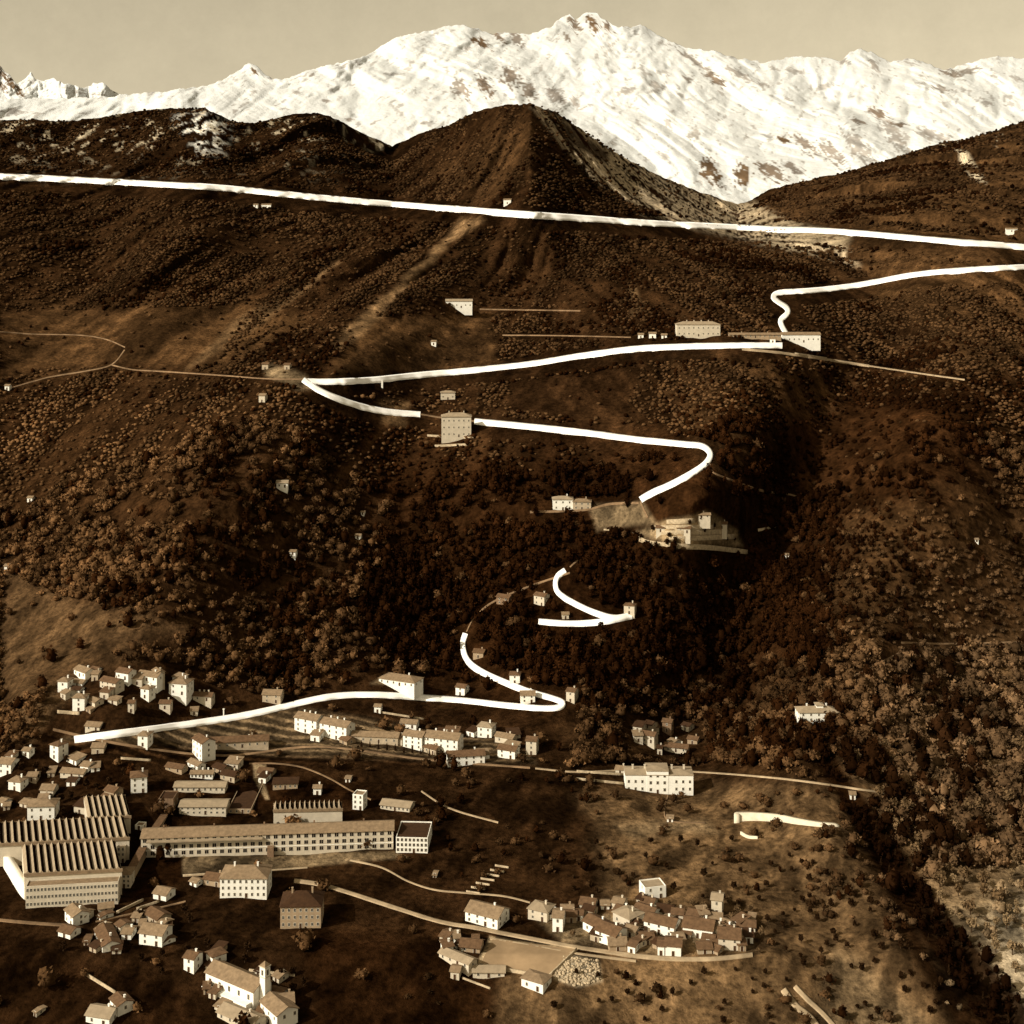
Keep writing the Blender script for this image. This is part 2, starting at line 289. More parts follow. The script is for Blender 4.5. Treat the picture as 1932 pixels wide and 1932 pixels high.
def cover(u, v, x, y, z):
    c = np.zeros(np.shape(u) + (3,)); c[:] = MD
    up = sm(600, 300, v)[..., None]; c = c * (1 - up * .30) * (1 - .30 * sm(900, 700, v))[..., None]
    for col, poly, fe, wt in COVER:
        uu = np.array([q[0] for q in poly]); vv = np.array([q[1] for q in poly])
        mk = (u > uu.min() - fe - 30) & (u < uu.max() + fe + 30) & (v > vv.min() - fe - 30) & (v < vv.max() + fe + 30)
        if not mk.any(): continue
        wob = (vn(x[mk] / 26, y[mk] / 26, 40) - .5) * fe * 1.1; wob2 = (vn(x[mk] / 26, y[mk] / 26, 44) - .5) * fe * 1.1
        k = (poly_w(u[mk] + wob, v[mk] + wob2, poly, fe) * wt)[:, None]
        c[mk] = c[mk] * (1 - k) + np.array(col) * k
    # long streaks of bare ground down the fall line
    q1 = x * .95 - y * .30; q2 = x * .30 + y * .95
    st = streak(x, y, u, 30, 260, 4, 50); hi = sm(1250, 700, v)
    c *= (1 + hi * (sm(.52, .9, st) * 1.25 - .30))[..., None]
    fine = fbm(q1 / 5, q2 / 12, 4, 60); c *= (.25 + 1.5 * fine)[..., None]
    low = sm(1380, 1500, v); md = fbm(q1 / 13, q2 / 30, 4, 65); c *= (1 - low * .55 * sm(.48, .60, md))[..., None]
    big = fbm(x / 90, y / 140, 3, 70); c *= (.72 + .56 * big)[..., None]
    # vineyard and field terraces round the mills
    tw = poly_w(u, v, [(120,1395),(300,1370),(560,1340),(700,1350),(1010,1400),(1010,1450),(700,1440),(300,1440),(100,1420)], 10)
    tw = np.maximum(tw, .5 * poly_w(u, v, [(1300,1400),(1440,1390),(1450,1450),(1310,1450)], 8))
    ln = np.sin((y + x * .12) / 1.35) * .5 + .5; c *= (1 + tw * (1.5 * sm(.55, .95, ln) - .55))[..., None]
    # snow and rock on the heights
    def put(col, k):
        k = np.clip(k, 0, 1)[..., None]; c[:] = c * (1 - k) + np.array(col) * k
    sp = fbm(x / 16, y / 34, 4, 80)
    put(SNOW, poly_w(u, v, [(335,225),(410,215),(435,250),(420,285),(370,280)], 18) * sm(.46, .54, sp) * .95)
    put((.45,.37,.25), sm(360, 235, v) * sm(720, 560, u) * sm(.60, .68, sp) * .8)
    put((.40,.33,.22), poly_w(u, v, [(600,218),(640,226),(735,275),(700,285),(650,262)], 7) * sm(.45, .55, sp) * .7)
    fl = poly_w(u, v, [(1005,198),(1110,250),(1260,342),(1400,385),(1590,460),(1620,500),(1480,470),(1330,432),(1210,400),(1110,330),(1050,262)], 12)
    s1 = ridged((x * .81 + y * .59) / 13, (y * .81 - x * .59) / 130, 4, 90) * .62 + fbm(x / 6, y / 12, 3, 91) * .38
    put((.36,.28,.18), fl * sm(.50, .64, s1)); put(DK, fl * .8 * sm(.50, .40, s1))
    put((.33,.255,.16), poly_w(u, v, [(1330,375),(1420,385),(1500,425),(1600,450),(1590,470),(1480,440),(1400,412)], 14) * sm(.42, .6, s1))
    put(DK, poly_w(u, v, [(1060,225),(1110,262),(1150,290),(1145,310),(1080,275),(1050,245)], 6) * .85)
    s2 = ridged((x - y * .1) / 20, y / 300, 3, 95)
    put(PALE, poly_w(u, v, [(1775,272),(1810,265),(1860,345),(1840,340)], 6) * sm(.5, .7, s2)); put(PALE, poly_w(u, v, [(1870,262),(1890,255),(1900,300),(1885,300)], 6) * sm(.5, .7, s2))
    return np.clip(c, 0, .9)

XG = (UG - U0) / F * DG; ZG = CZ - (VG - V0) / F * DG
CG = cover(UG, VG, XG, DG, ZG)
# behind the crest the land falls away; below the frame it runs on under the viewpoint
back = []; cb = []
for k in range(10, 0, -1):
    yy = DG[0] + 70 * k; back.append(np.stack([XG[0] * yy / DG[0], yy, ZG[0] - 42 * k], -1)); cb.append(CG[0])
front = []; cf = []
for k in range(1, 25):
    t = k / 24; yy = DG[-1] * (1 - t) - 400 * t
    front.append(np.stack([XG[-1] * (1 + .35 * t), yy, ZG[-1] - 8 * sm(0, .3, t) + (vn(XG[-1] / 30, yy / 30, 21) - .5) * 5 * t], -1)); cf.append(np.clip(np.array(LT) * .8 * (.5 + vn(XG[-1] / 15, yy / 15, 22)[:, None]), 0, 1))
V = np.concatenate([np.stack(back), np.stack([XG, DG, ZG], -1), np.stack(front)], 0)
C = np.concatenate([np.stack(cb), CG, np.stack(cf)], 0)
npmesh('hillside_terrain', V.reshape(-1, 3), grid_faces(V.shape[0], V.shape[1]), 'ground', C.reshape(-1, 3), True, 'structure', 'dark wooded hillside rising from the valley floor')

# ------------------------------------------------------------------ snow range beyond
SN = np.array([(-700,150),(0,190),(60,186),(200,183),(270,176),(330,170),(400,160),(440,140),(470,119),(482,124),(500,141),(515,150),(540,148),(590,130),(640,118),(690,105),(720,86),(750,69),
 (800,60),(860,46),(885,50),(930,64),(960,61),(1000,65),(1040,50),(1060,31),(1075,26),(1087,38),(1100,26),(1122,22),(1138,36),(1160,48),(1190,52),(1208,46),(1222,55),(1260,75),(1300,90),(1345,96),(1380,108),(1410,112),
 (1440,118),(1480,110),(1500,105),(1560,110),(1588,116),(1604,98),(1622,92),(1642,98),(1680,116),(1720,110),(1750,120),(1780,132),(1810,125),(1850,113),(1885,105),(1932,110),(2300,90),(2700,140)], float)
ROCK = [  # cu, cv, half length, half width, fall angle, amount
 (908,82,30,10,35,1),(940,70,28,8,40,.9),(975,76,24,14,60,.8),(1085,48,22,14,55,.9),(1118,48,26,12,65,1),(1145,52,20,10,60,.9),(1070,72,14,8,60,.8),(870,170,30,22,60,.75),(915,165,32,16,62,.9),(965,150,34,24,65,.85),(1000,175,26,18,60,.8),
 (1050,185,36,16,50,.7),(1085,195,20,10,50,.6),(1310,115,60,8,38,.7),(1350,150,36,12,35,.9),(1395,140,50,10,30,.6),(1240,165,20,14,20,.6),(1180,170,26,10,170,.6),(1300,150,14,10,30,.7),(1480,265,24,9,25,1),(1520,275,44,14,40,.8),(1570,290,50,20,48,.75),
 (1340,325,42,24,60,1),(1400,330,34,24,100,1),(1455,325,44,24,35,.9),(1500,320,40,12,30,.8),(1620,230,22,10,20,.8),(1660,215,28,12,25,.9),(1700,235,26,8,10,.9),(1690,260,60,20,60,.6),(1620,280,60,24,50,.6),(1760,255,50,16,20,.6),
 (1800,140,34,12,10,.8),(1830,135,28,10,-15,.7),(1780,170,26,10,20,.7),(1860,195,18,10,20,.6),(1590,115,18,14,40,.6),(1650,125,24,10,50,.6),(1500,135,30,8,10,.55),(1440,160,20,8,20,.6),(1550,165,24,10,150,.5),(480,135,16,6,50,1),(513,146,8,5,0,.8),(590,140,14,4,-30,.7),
 (648,125,12,4,-30,.6),(560,175,14,6,20,.6),(615,190,10,4,10,.7),(660,226,12,5,10,.7),(705,232,14,4,-20,.6),(750,210,30,6,45,.35),(800,232,12,5,0,.6),(740,140,22,5,5,.5),(1260,235,16,10,60,.5),(1310,255,16,16,70,.6),(1255,295,20,10,30,.5),(30,212,30,12,0,.6),(1200,205,16,6,20,.4),(1720,120,20,5,20,.5),(1920,150,20,8,20,.5)]
def snow_layer(name, prof, d0, d1, vb, u0, u1, rocks, seed, label, jag=1.):
    nu, nt2 = 900, 330; us = np.linspace(u0, u1, nu); ts = np.linspace(0, 1, nt2)
    cr = np.interp(us, prof[:, 0], prof[:, 1]) + ((vn(us / 7, us * 0, seed) - .5) * 4 + (vn(us / 2.6, us * 0, seed + 1) - .5) * 2.2) * jag
    VV = cr[None] + (vb - cr[None]) * ts[:, None]; UU = np.repeat(us[None], nt2, 0)
    D = d0 + (d1 - d0) * np.clip((VV - 20) / (vb - 20), 0, 1) ** .9
    X = (UU - U0) / F * D; Z = -(VV - V0) / F * D
    D = D * (1 + (ridged((X + Z * .75) / 620 + .9 * vn(X / 700, Z / 500, seed + 40), (Z - X * .3) / 900 + .9 * vn(X / 500, Z / 700, seed + 41), 5, seed + 2) - .5) * .052 + (ridged((X - .6 * Z) / 260, (Z + .3 * X) / 420, 4, seed + 5) - .5) * .016)
    D = np.maximum.accumulate(D[::-1], 0)[::-1] + (1 - ts[:, None]) * 3
    D = D + 60 * np.exp(-ts[:, None] * 30)
    X = (UU - U0) / F * D; Z = -(VV - V0) / F * D
    c = np.zeros(UU.shape + (3,)); c[:] = (.60, .61, .60)
    rk = np.zeros(UU.shape)
    for cu, cv, a, b, an, amt in rocks:
        ca, sa = math.cos(R(an)), math.sin(R(an)); du, dv = UU - cu, VV - cv
        p = (du * ca + dv * sa); q = (-du * sa + dv * ca)
        e = np.exp(-((p / a) ** 2 + (q / b) ** 2) * 1.1)
        st = ridged(q * D / F / 11, p * D / F / 48, 4, seed + 9); sp = fbm(X / 19, Z / 19, 4, seed + 12)
        rk = np.maximum(rk, amt * sm(0, .09, st * .55 + sp * .45 - (.86 - .47 * e)))
    gen = sm(.715, .745, fbm(X / 30, Z / 30, 4, seed + 20) * .5 + ridged((X - Z) / 60, (Z + X) / 170, 3, seed + 22) * .5) * .6
    rk = np.clip(np.maximum(rk, gen * .8), 0, 1)[..., None]
    rc = np.array((.12, .078, .045)) * (.5 + 1.1 * fbm(X / 40, Z / 40, 3, seed + 30)[..., None])
    c = c * (1 - rk) + rc * rk
    bk = []
    for k in (6, 4, 2, 1): yy = D[0] + 150 * k; bk.append(np.stack([X[0], yy, CZ + Z[0] - 110 * k], -1))
    V = np.concatenate([np.stack(bk), np.stack([X, D, CZ + Z], -1)], 0); C = np.concatenate([np.repeat(c[:1], 4, 0), c], 0)
    npmesh(name, V.reshape(-1, 3), grid_faces(V.shape[0], nu), 'snow', C.reshape(-1, 3), True, 'structure', label)
snow_layer('mountains', SN, 9500, 6200, 470, -600, 2550, ROCK, 100, 'sunlit snow covered mountain range with brown rock outcrops')
FARP = np.array([(-700,60),(-60,100),(0,126),(18,142),(32,156),(46,150),(58,136),(68,150),(84,152),(100,147),(118,158),(140,160),(158,168),(176,158),(196,157),(212,170),(224,178),(260,184),(300,200),(700,230)], float)
snow_layer('mountains', FARP, 16000, 14000, 260, -700, 420, [(14,150,30,8,48,1),(30,168,36,9,45,1),(5,165,22,8,50,.9),(60,155,12,6,40,.5),(150,175,16,4,10,.6),(185,178,20,4,5,.6),(215,172,8,5,50,.7),(120,165,14,5,10,.4)], 160, 'far jagged snow peaks beyond the main range')
# low ground out to the horizon
npmesh('ground', [(-40000,-3000,20),(40000,-3000,20),(40000,40000,20),(-40000,40000,20)], [(0,1,2,3)], 'ground', np.tile(np.array(MID), (4, 1)), kind='structure')

# ------------------------------------------------------------------ buildings
WIN = {}
def window_mesh(w, h):
    k = (round(w, 1), round(h, 1))
    if k not in WIN:
        b = MB(); t = .14
        b.box(-w/2-t, -w/2, -.07, .05, -t, h+t, 1); b.box(w/2, w/2+t, -.07, .05, -t, h+t, 1)
        b.box(-w/2, w/2, -.066, .05, -t, 0, 1); b.box(-w/2, w/2, -.066, .05, h, h+t, 1)
        b.face([(-w/2,-.02,0),(w/2,-.02,0),(w/2,-.02,h),(-w/2,-.02,h)], 0)
        b.box(-.04, .04, -.05, -.021, 0, h, 1)
        WIN[k] = b.mesh('window', ['pane', 'frame'])
    return WIN[k]
DOORM = None
def door_mesh():
    global DOORM
    if not DOORM:
        b = MB(); b.box(-.6, .6, -.05, .05, 0, 2.3, 0); b.box(-.75,-.6,-.09,.05,0,2.45,1); b.box(.6,.75,-.09,.05,0,2.45,1); b.box(-.6,.6,-.086,.05,2.3,2.45,1)
        DOORM = b.mesh('door', ['door', 'frame'])
    return DOORM
def roof_mb(w, d, h, kind, rise, ov=.6, th=.28):
    b = MB(); x0, x1, y0, y1 = -w/2-ov, w/2+ov, -ov, d+ov
    def solid(top):    # list of (polygon) tops plus eaves soffit
        for p in top: b.face(p)
    if kind == 'gable':
        e = h - rise * ov / (d/2); m = d/2; z = h + rise
        b.face([(x0,y0,e+th),(x1,y0,e+th),(x1,m,z+th),(x0,m,z+th)]); b.face([(x0,m,z+th),(x1,m,z+th),(x1,y1,e+th),(x0,y1,e+th)])
        b.face([(x0,y0,e),(x0,m,z),(x1,m,z),(x1,y0,e)]); b.face([(x0,m,z),(x0,y1,e),(x1,y1,e),(x1,m,z)])
        b.face([(x0,y0,e),(x1,y0,e),(x1,y0,e+th),(x0,y0,e+th)]); b.face([(x1,y1,e),(x0,y1,e),(x0,y1,e+th),(x1,y1,e+th)])
        for x in (x0, x1):
            b.face([(x,y0,e),(x,y0,e+th),(x,m,z+th),(x,m,z)]); b.face([(x,m,z),(x,m,z+th),(x,y1,e+th),(x,y1,e)])
    elif kind == 'hip':
        e = h; z = h + rise; k = min(d/2+ov, w/2+ov) ; m = d/2
        r0, r1 = (x0 + k, x1 - k) if w > d else (0-.01, .01); ya, yb = (m, m) if w > d else (y0 + k, y1 - k)
        if w > d:
            b.face([(x0,y0,e+th),(x1,y0,e+th),(r1,m,z),(r0,m,z)]); b.face([(x1,y1,e+th),(x0,y1,e+th),(r0,m,z),(r1,m,z)])
            b.face([(x1,y0,e+th),(x1,y1,e+th),(r1,m,z)]); b.face([(x0,y1,e+th),(x0,y0,e+th),(r0,m,z)])
        else:
            b.face([(x0,y0,e+th),(x1,y0,e+th),(0,ya,z)]); b.face([(x1,y1,e+th),(x0,y1,e+th),(0,yb,z)])
            b.face([(x1,y0,e+th),(x1,y1,e+th),(0,yb,z),(0,ya,z)]); b.face([(x0,y1,e+th),(x0,y0,e+th),(0,ya,z),(0,yb,z)])
        b.box(x0, x1, y0, y1, e+.004, e+th-.004)
    elif kind == 'shed':
        z = h + rise; b.face([(x0,y0,h+th),(x1,y0,h+th),(x1,y1,z+th),(x0,y1,z+th)]); b.face([(x0,y0,h),(x0,y1,z),(x1,y1,z),(x1,y0,h)])
        b.face([(x0,y0,h),(x1,y0,h),(x1,y0,h+th),(x0,y0,h+th)]); b.face([(x1,y1,z),(x0,y1,z),(x0,y1,z+th),(x1,y1,z+th)])
        for x in (x0, x1): b.face([(x,y0,h),(x,y0,h+th),(x,y1,z+th),(x,y1,z)])
    else:
        b.box(-w/2+.3, w/2-.3, .3, d-.3, h-.5, h-.25)
    return b
def wall_mb(w, d, h, kind, rise, base=8.):
    b = MB(); x0, x1 = -w/2, w/2
    if kind == 'gable':
        b.face([(x0,0,-base),(x1,0,-base),(x1,0,h),(x0,0,h)]); b.face([(x1,d,-base),(x0,d,-base),(x0,d,h),(x1,d,h)])
        b.face([(x1,0,-base),(x1,d,-base),(x1,d,h),(x1,d/2,h+rise-.02),(x1,0,h)]); b.face([(x0,d,-base),(x0,0,-base),(x0,0,h),(x0,d/2,h+rise-.02),(x0,d,h)])
    elif kind == 'shed':
        b.face([(x0,0,-base),(x1,0,-base),(x1,0,h),(x0,0,h)]); b.face([(x1,d,-base),(x0,d,-base),(x0,d,h+rise),(x1,d,h+rise)])
        b.face([(x1,0,-base),(x1,d,-base),(x1,d,h+rise),(x1,0,h)]); b.face([(x0,d,-base),(x0,0,-base),(x0,0,h),(x0,d,h+rise)])
    elif kind == 'flat':
        b.box(x0, x1, 0, d, -base, h-.5)
        b.box(x0, x1, 0, .28, h-.5, h+.3); b.box(x0, x1, d-.28, d, h-.5, h+.3); b.box(x0, x0+.28, .28, d-.28, h-.5, h+.3); b.box(x1-.28, x1, .28, d-.28, h-.5, h+.3)
    else: b.box(x0, x1, 0, d, -base, h)
    return b
JIT = {'hamlet_house': 1, 'village_house': 1.3, 'church_lane_house': 1.2, 'roadside_house': 1, 'terrace_house': .35, 'house': 1}
def px(u, v): return float(dq(u, v)) / F       # metres per pixel there
def ground_z(x, y):
    u = U0 + x / y * F; fi = np.clip((u - US[0]) / (US[1] - US[0]), 0, NU - 2); i = int(fi)
    v = float(np.interp(y, DG[::-1, i], VG[::-1, i])); return CZ - (v - V0) / F * y
REG = []
def building(name, label, u, v, wp, hp, d=None, yaw=0, roof='gable', rise=None, nx=None, ny=None, wm='white', rm='rtan', cat='house', group=None, chim=1, dz=0, side=True, ws=None, maxw=None):
    s = px(u, v); yw = R(yaw); w = wp * s / max(.55, math.cos(yw)); h = hp * s
    d = d or min(max(7., w * .62), 12.); rise = rise if rise is not None else (min(d, w) * .22 if roof != 'flat' else 0)
    if name in JIT: yaw += random.Random(label).uniform(-18, 12) * JIT[name]; yw = R(yaw); w = wp * s / max(.55, math.cos(yw)) * .96
    REG.append((u, v, label)); loc = PP(u, v)
    gz = max(ground_z(loc.x + a * w * math.cos(yw), loc.y + a * w * math.sin(yw)) for a in (-.5, -.25, 0, .25, .5)); loc.z = min(max(loc.z, gz - .6), loc.z + 3.5) + dz
    root = tag(empty(name, loc, yw), label, cat, group)
    wall_mb(w, d, h, roof, rise).build('wall', [wm], root)
    rf = roof_mb(w, d, h, roof, rise).build('roof', [rm], root)
    fl = max(1, round(h / 3.1)); ny = fl if ny is None else ny; nx = max(1, int(w / 4.3)) if nx is None else nx
    ww, wh = ws or (.9, min(1.4, h / max(ny, 1) * .5)); n = 0
    if h > 2.6 or ny:
        fh = h / max(ny, 1)
        for r in range(ny):
            for c in range(nx):
                x = -w/2 + (c + .5) * w / nx; z = r * fh + fh * .32
                if r == 0 and c == nx // 2 and nx < 20:
                    child('door', door_mesh(), root, (x, -.004, 0)); continue
                child('window', window_mesh(ww, wh), root, (x, -.004, z))
        if side:
            ns = max(1, int(d / 5.5))
            for r in range(ny):
                for c in range(ns):
                    y = (c + .5) * d / ns; z = r * fh + fh * .32
                    child('window', window_mesh(ww, wh), root, (w/2 + .004, y, z), R(90)); child('window', window_mesh(ww, wh), root, (-w/2 - .004, y, z), R(-90))
    for k in range(chim):
        b = MB(); x = (-.25 + .5 * k / max(1, chim - 1) if chim > 1 else .22) * w; y = d * .5 + .6
        zt = h + rise + 1.1; b.box(x-.4, x+.4, y-.35, y+.35, h-.2 if roof == 'flat' else h + rise*.5, zt); b.box(x-.5, x+.5, y-.45, y+.45, zt+.002, zt+.2)
        b.build('chimney', [wm], rf)
    return root

H = building
G1 = 'houses of the hamlet above the white lane'
for r in [
 ('white square house at the outer end of the hamlet above the mills',118,1308,20,22,8,-12,'hip','white','rtan',None),
 ('long white house highest on the outer side of the hamlet',150,1281,30,11,8,-28,'gable','white','rtan',None),
 ('pale house in the middle of the hamlet with two storeys and brown roof',203,1303,36,14,8,-22,'gable','cream','rbrown',None),
 ('white house topmost in the hamlet under the dark wood',230,1286,28,13,8,-30,'gable','white','rbrown',None),
 ('long low white house stepping downhill at the hamlet top',277,1294,44,10,8,-18,'gable','white','rtan',None),
 ('small white square house alone in the centre of the hamlet',273,1320,18,18,7,-6,'hip','white','rtan',None),
 ('largest white house of the hamlet, three storeys with pale front',335,1321,36,21,11,-16,'hip','white','rtan',None),
 ('narrow house with a row of chimneys beyond the largest hamlet house',381,1329,37,9,7,-4,'gable','cream','rbrown',3),
 ('tall white house lowest on the outer edge of the hamlet',148,1342,24,25,8,-14,'hip','white','rtan',None),
 ('very narrow white house just above the white lane in the hamlet',247,1345,12,18,6,-10,'gable','cream','rbrown',None),
 ('small pale shed between the hamlet houses and the white lane',212,1328,20,7,5,-20,'shed','cream','rtan',0),
 ('low pale outbuilding touching the white lane near its lower end',174,1379,30,9,7,-8,'gable','cream','rtan',0),
 ('tiny pale hut beside the lane below the largest hamlet house',366,1350,14,8,5,0,'shed','cream','rtan',0)]:
    l,u,v,a,b,d,y,rf,wm,rm,ch = r; H('hamlet_house', l,u,v,a,b,d,y,rf,None,None,None,wm,rm,'house',G1,1 if ch is None else ch)
G2 = 'houses scattered round the mills'
for r in [
 ('white cube house below the lane with a dark shed beside it',269,1411,20,20,8,-10,'hip','white','rtan',1),
 ('tall white gabled end house at the start of the farm range',372,1430,26,30,9,-32,'gable','white','rbrown',1),
 ('white round-shouldered house among dark trees near the lane end',102,1434,20,25,8,-18,'hip','white','rbrown',1),
 ('low tan house beside the field path near the lane end',184,1422,24,12,7,-8,'gable','grey','rtan',1),
 ('white house cut by the picture edge above the weaving sheds',8,1463,28,20,9,-20,'gable','white','rtan',1),
 ('white house with pale hipped roof just below the edge house',27,1491,26,16,8,-20,'hip','white','rtan',1),
 ('long narrow pale building with flat roof line above the villa garden',135,1467,48,8,7,4,'gable','cream','rtan',0),
 ('white square villa between the weaving sheds and the dark wood',262,1496,30,29,10,0,'hip','white','rbrown',1),
 ('wide white house with tan hipped roof directly behind the weaving sheds',77,1547,52,25,11,0,'hip','white','rtan',1),
 ('small pale house behind the wide white house',88,1503,26,13,8,-10,'gable','cream','rtan',1),
 ('small white block at the corner of the long mill roof',262,1566,16,8,5,-8,'flat','white','rtan',0),
 ('low white shed standing in the dark yard before the long mill',300,1602,18,9,6,-20,'gable','white','rbrown',0),
 ('brown roofed outbuilding beside the three storey white villa',400,1672,36,12,8,-18,'gable','tan','rbrown',1),
 ('small white hut below the brown roofed outbuilding',364,1672,15,8,5,-10,'gable','white','rtan',0),
 ('bright white low house on the lane beneath the weaving shed corner',301,1698,28,11,8,-16,'gable','white','rtan',0)]:
    l,u,v,a,b,d,y,rf,wm,rm,ch = r; H('village_house', l,u,v,a,b,d,y,rf,None,None,None,wm,rm,'house',G2,ch)
H('villa','large white three storey villa with tan hipped roof below the mill',459,1694,88,36,15,0,'hip',3.6,8,3,'white','rtan','villa',None,2)
H('villa','tan walled shaded villa with dark hipped roof beside the valley road',567,1751,76,40,15,2,'hip',4.5,7,3,'tan','rdark','villa',None,2)

# the works
def sawtooth(label, u0, u1, vf, roofz, depth_m, n, wallh, dark=False, rise=2.1, wins=0, yaw=7.0, K=-.25):
    """hall on a skewed plan, its ridges running away from the front wall; (u0,u1,vf) front eaves as seen, roofz its height"""
    y = (CZ - roofz) * F / (vf - V0); x0 = (u0 - U0) / F * y; w = (u1 - u0) / F * y / math.cos(R(yaw))
    root = tag(empty('weaving_shed', (x0, y, roofz - wallh), R(yaw)), label, 'factory', 'sawtooth roofed weaving sheds')
    S = lambda x, yy, z: (x + K * yy, yy, z)
    def sbox(b, a0, a1, b0, b1, c0, c1):
        v = [S(a0,b0,c0),S(a1,b0,c0),S(a1,b1,c0),S(a0,b1,c0),S(a0,b0,c1),S(a1,b0,c1),S(a1,b1,c1),S(a0,b1,c1)]
        for q in ((0,1,5,4),(1,2,6,5),(2,3,7,6),(3,0,4,7),(4,5,6,7)): b.face([v[k] for k in q])
    b = MB(); sbox(b, 0, w, 0, depth_m, -4, wallh); b.build('wall', ['cream'], root)
    b = MB(); p = w / n; E = depth_m - .3
    for i in range(n):
        a = i * p; c = a + p * .97; rz = wallh + rise; m = a + p * .46
        b.face([S(a,.3,wallh+.01), S(c,.3,wallh+.01), S(m,.3,rz)]); b.face([S(c,E,wallh+.01), S(a,E,wallh+.01), S(m,E,rz)])
        b.face([S(a,.3,wallh+.01), S(m,.3,rz), S(m,E,rz), S(a,E,wallh+.01)])
    b.build('roof', ['rpale'], root)
    g = MB(); g.face([S(p*.46,0,rise), S(p*.97,0,0), S(p*.97,depth_m-.6,0), S(p*.46,depth_m-.6,rise)]); gm = g.mesh('skylight', ['glaz'])
    for i in range(n): child('skylight', gm, root, (i * p + K * .3, .3, wallh + .012))
    b = MB(); sbox(b, -.3, w+.3, -.5, .28, wallh-.4, wallh+1.0); b.build('gutter', ['rtan'], root)
    b = MB(); sbox(b, -.3, w+.3, depth_m-.28, depth_m+.4, wallh-.4, wallh+1.0); b.build('gutter', ['rtan'], root)
    return root
sawtooth('wide weaving shed with twenty glazed roof ridges, back row of the works', -60, 234, 1598, 111, 28, 23, 7)
sawtooth('deep weaving shed with tall glazed ridges in the middle of the works', 46, 224, 1652, 111, 34, 14, 8)
sawtooth('small weaving shed with few ridges behind the wide one', 166, 244, 1546, 110.5, 30, 7, 7)
H('mill_block','three storey pale mill block with close window rows before the weaving sheds',136,1709,168,40,7,7,'flat',0,26,3,'cream','rtan','factory',None,0,0,True)
H('mill_tower','square pale corner tower joining the weaving sheds and mill block',234,1676,24,26,8,0,'hip',1.4,3,3,'cream','rtan','tower',None,0)
H('mill_tower','slim pale stair tower between the two larger weaving sheds',228,1628,15,30,9,0,'flat',0,2,3,'cream','rtan','tower',None,0)
H('mill_block','narrow brown roofed wing closing the weaving sheds toward the yard',247,1660,11,20,70,0,'gable',1.6,1,2,'tan','rbrown','factory',None,0,0,False)
def long_mill():
    u0, v0, u1, v1 = 266, 1618, 742, 1602
    a = PP(u0, v0); b_ = PP(u1, v1); yaw = math.atan2(b_.y - a.y, b_.x - a.x); w = (b_ - a).xy.length; h = 36 * px(500, 1610)
    c = (a + b_) / 2; c.z = min(a.z, b_.z)
    root = tag(empty('spinning_mill', c, yaw), 'very long pale spinning mill with three rows of windows and tan roof', 'factory')
    wall_mb(w, 13, h, 'gable', 2.2).build('wall', ['cream'], root); rf = roof_mb(w, 13, h, 'gable', 2.2).build('roof', ['rtan'], root)
    b = MB(); b.box(-w/2+3, -w*.02, -2.6, -.02, h-1.8, h-1.2); b.build('canopy', ['rpale'], root)
    b = MB(); b.box(-w/2, w/2, -.16, -.01, h*.335, h*.365); b.build('string_course', ['white'], root)
    n = 0
    for r in range(3):
        for k in range(33): child('window', window_mesh(2.0, 2.0), root, (-w/2 + (k + .5) * w / 33, -.004, .9 + r * h / 3)); n += 1
    b = MB(); b.box(-.2, 3.2, -3, -.02, -2, 4.2); b.build('porch', ['brown'], root)
    for k in range(5): 
        b = MB(); b.box(-w*.42+k*w*.2-.4, -w*.42+k*w*.2+.4, 6.9, 7.7, h+1.5, h+3.6); b.build('chimney', ['brown'], rf)
    return root
long_mill()
H('mill_block','bright end block of the spinning mill with flat dark roof and window grid',777,1609,60,28,21,-3,'flat',0,8,3,'white','rdark','factory',None,0,0,True,(1.1,1.5))
sawtooth('narrow shed with a row of small ridges behind the spinning mill', 516, 645, 1531, 108.6, 9, 14, 4, rise=2.6, yaw=3, K=-.1)
H('mill_tower','white square tower behind the spinning mill roof',675,1528,20,28,7,-14,'flat',0,2,3,'white','rtan','tower',None,0)
H('mill_block','low pale shed running uphill behind the white mill tower',745,1530,56,9,9,-16,'gable',1.6,7,1,'cream','rpale','factory',None,0)
H('mill_block','upper hall with long pale roof in the stepped works yard',376,1495,96,10,9,0,'gable',1.2,9,1,'cream','rpale','factory',None,0)
H('mill_block','lower hall with long pale roof in the stepped works yard',382,1540,88,15,11,0,'gable',1.4,8,2,'cream','rpale','factory',None,0)
H('mill_block','dark roofed square hall between the stepped halls and brown strip',452,1535,44,8,42,0,'flat',0,4,1,'tan','rdark','factory',None,0)
H('mill_block','small pale shed with toothed roof at the top of the works yard',380,1469,42,9,6,0,'gable',1.0,6,1,'white','rtan','factory',None,3)
H('workshop','small dark workshop with brick wall beside the stepped halls',313,1530,28,22,12,0,'flat',0,2,1,'brown','rdark','workshop',None,0)
H('farm_range','long brown roofed farm range running from the gabled end house',450,1415,110,12,9,8,'gable',2.0,8,1,'grey','rbrown','barn',None,1)
H('farm_shed','dark open shed in the ruined yard behind the spinning mill',538,1489,46,10,7,4,'shed',1.0,5,1,'tan','rdark','shed',None,0)

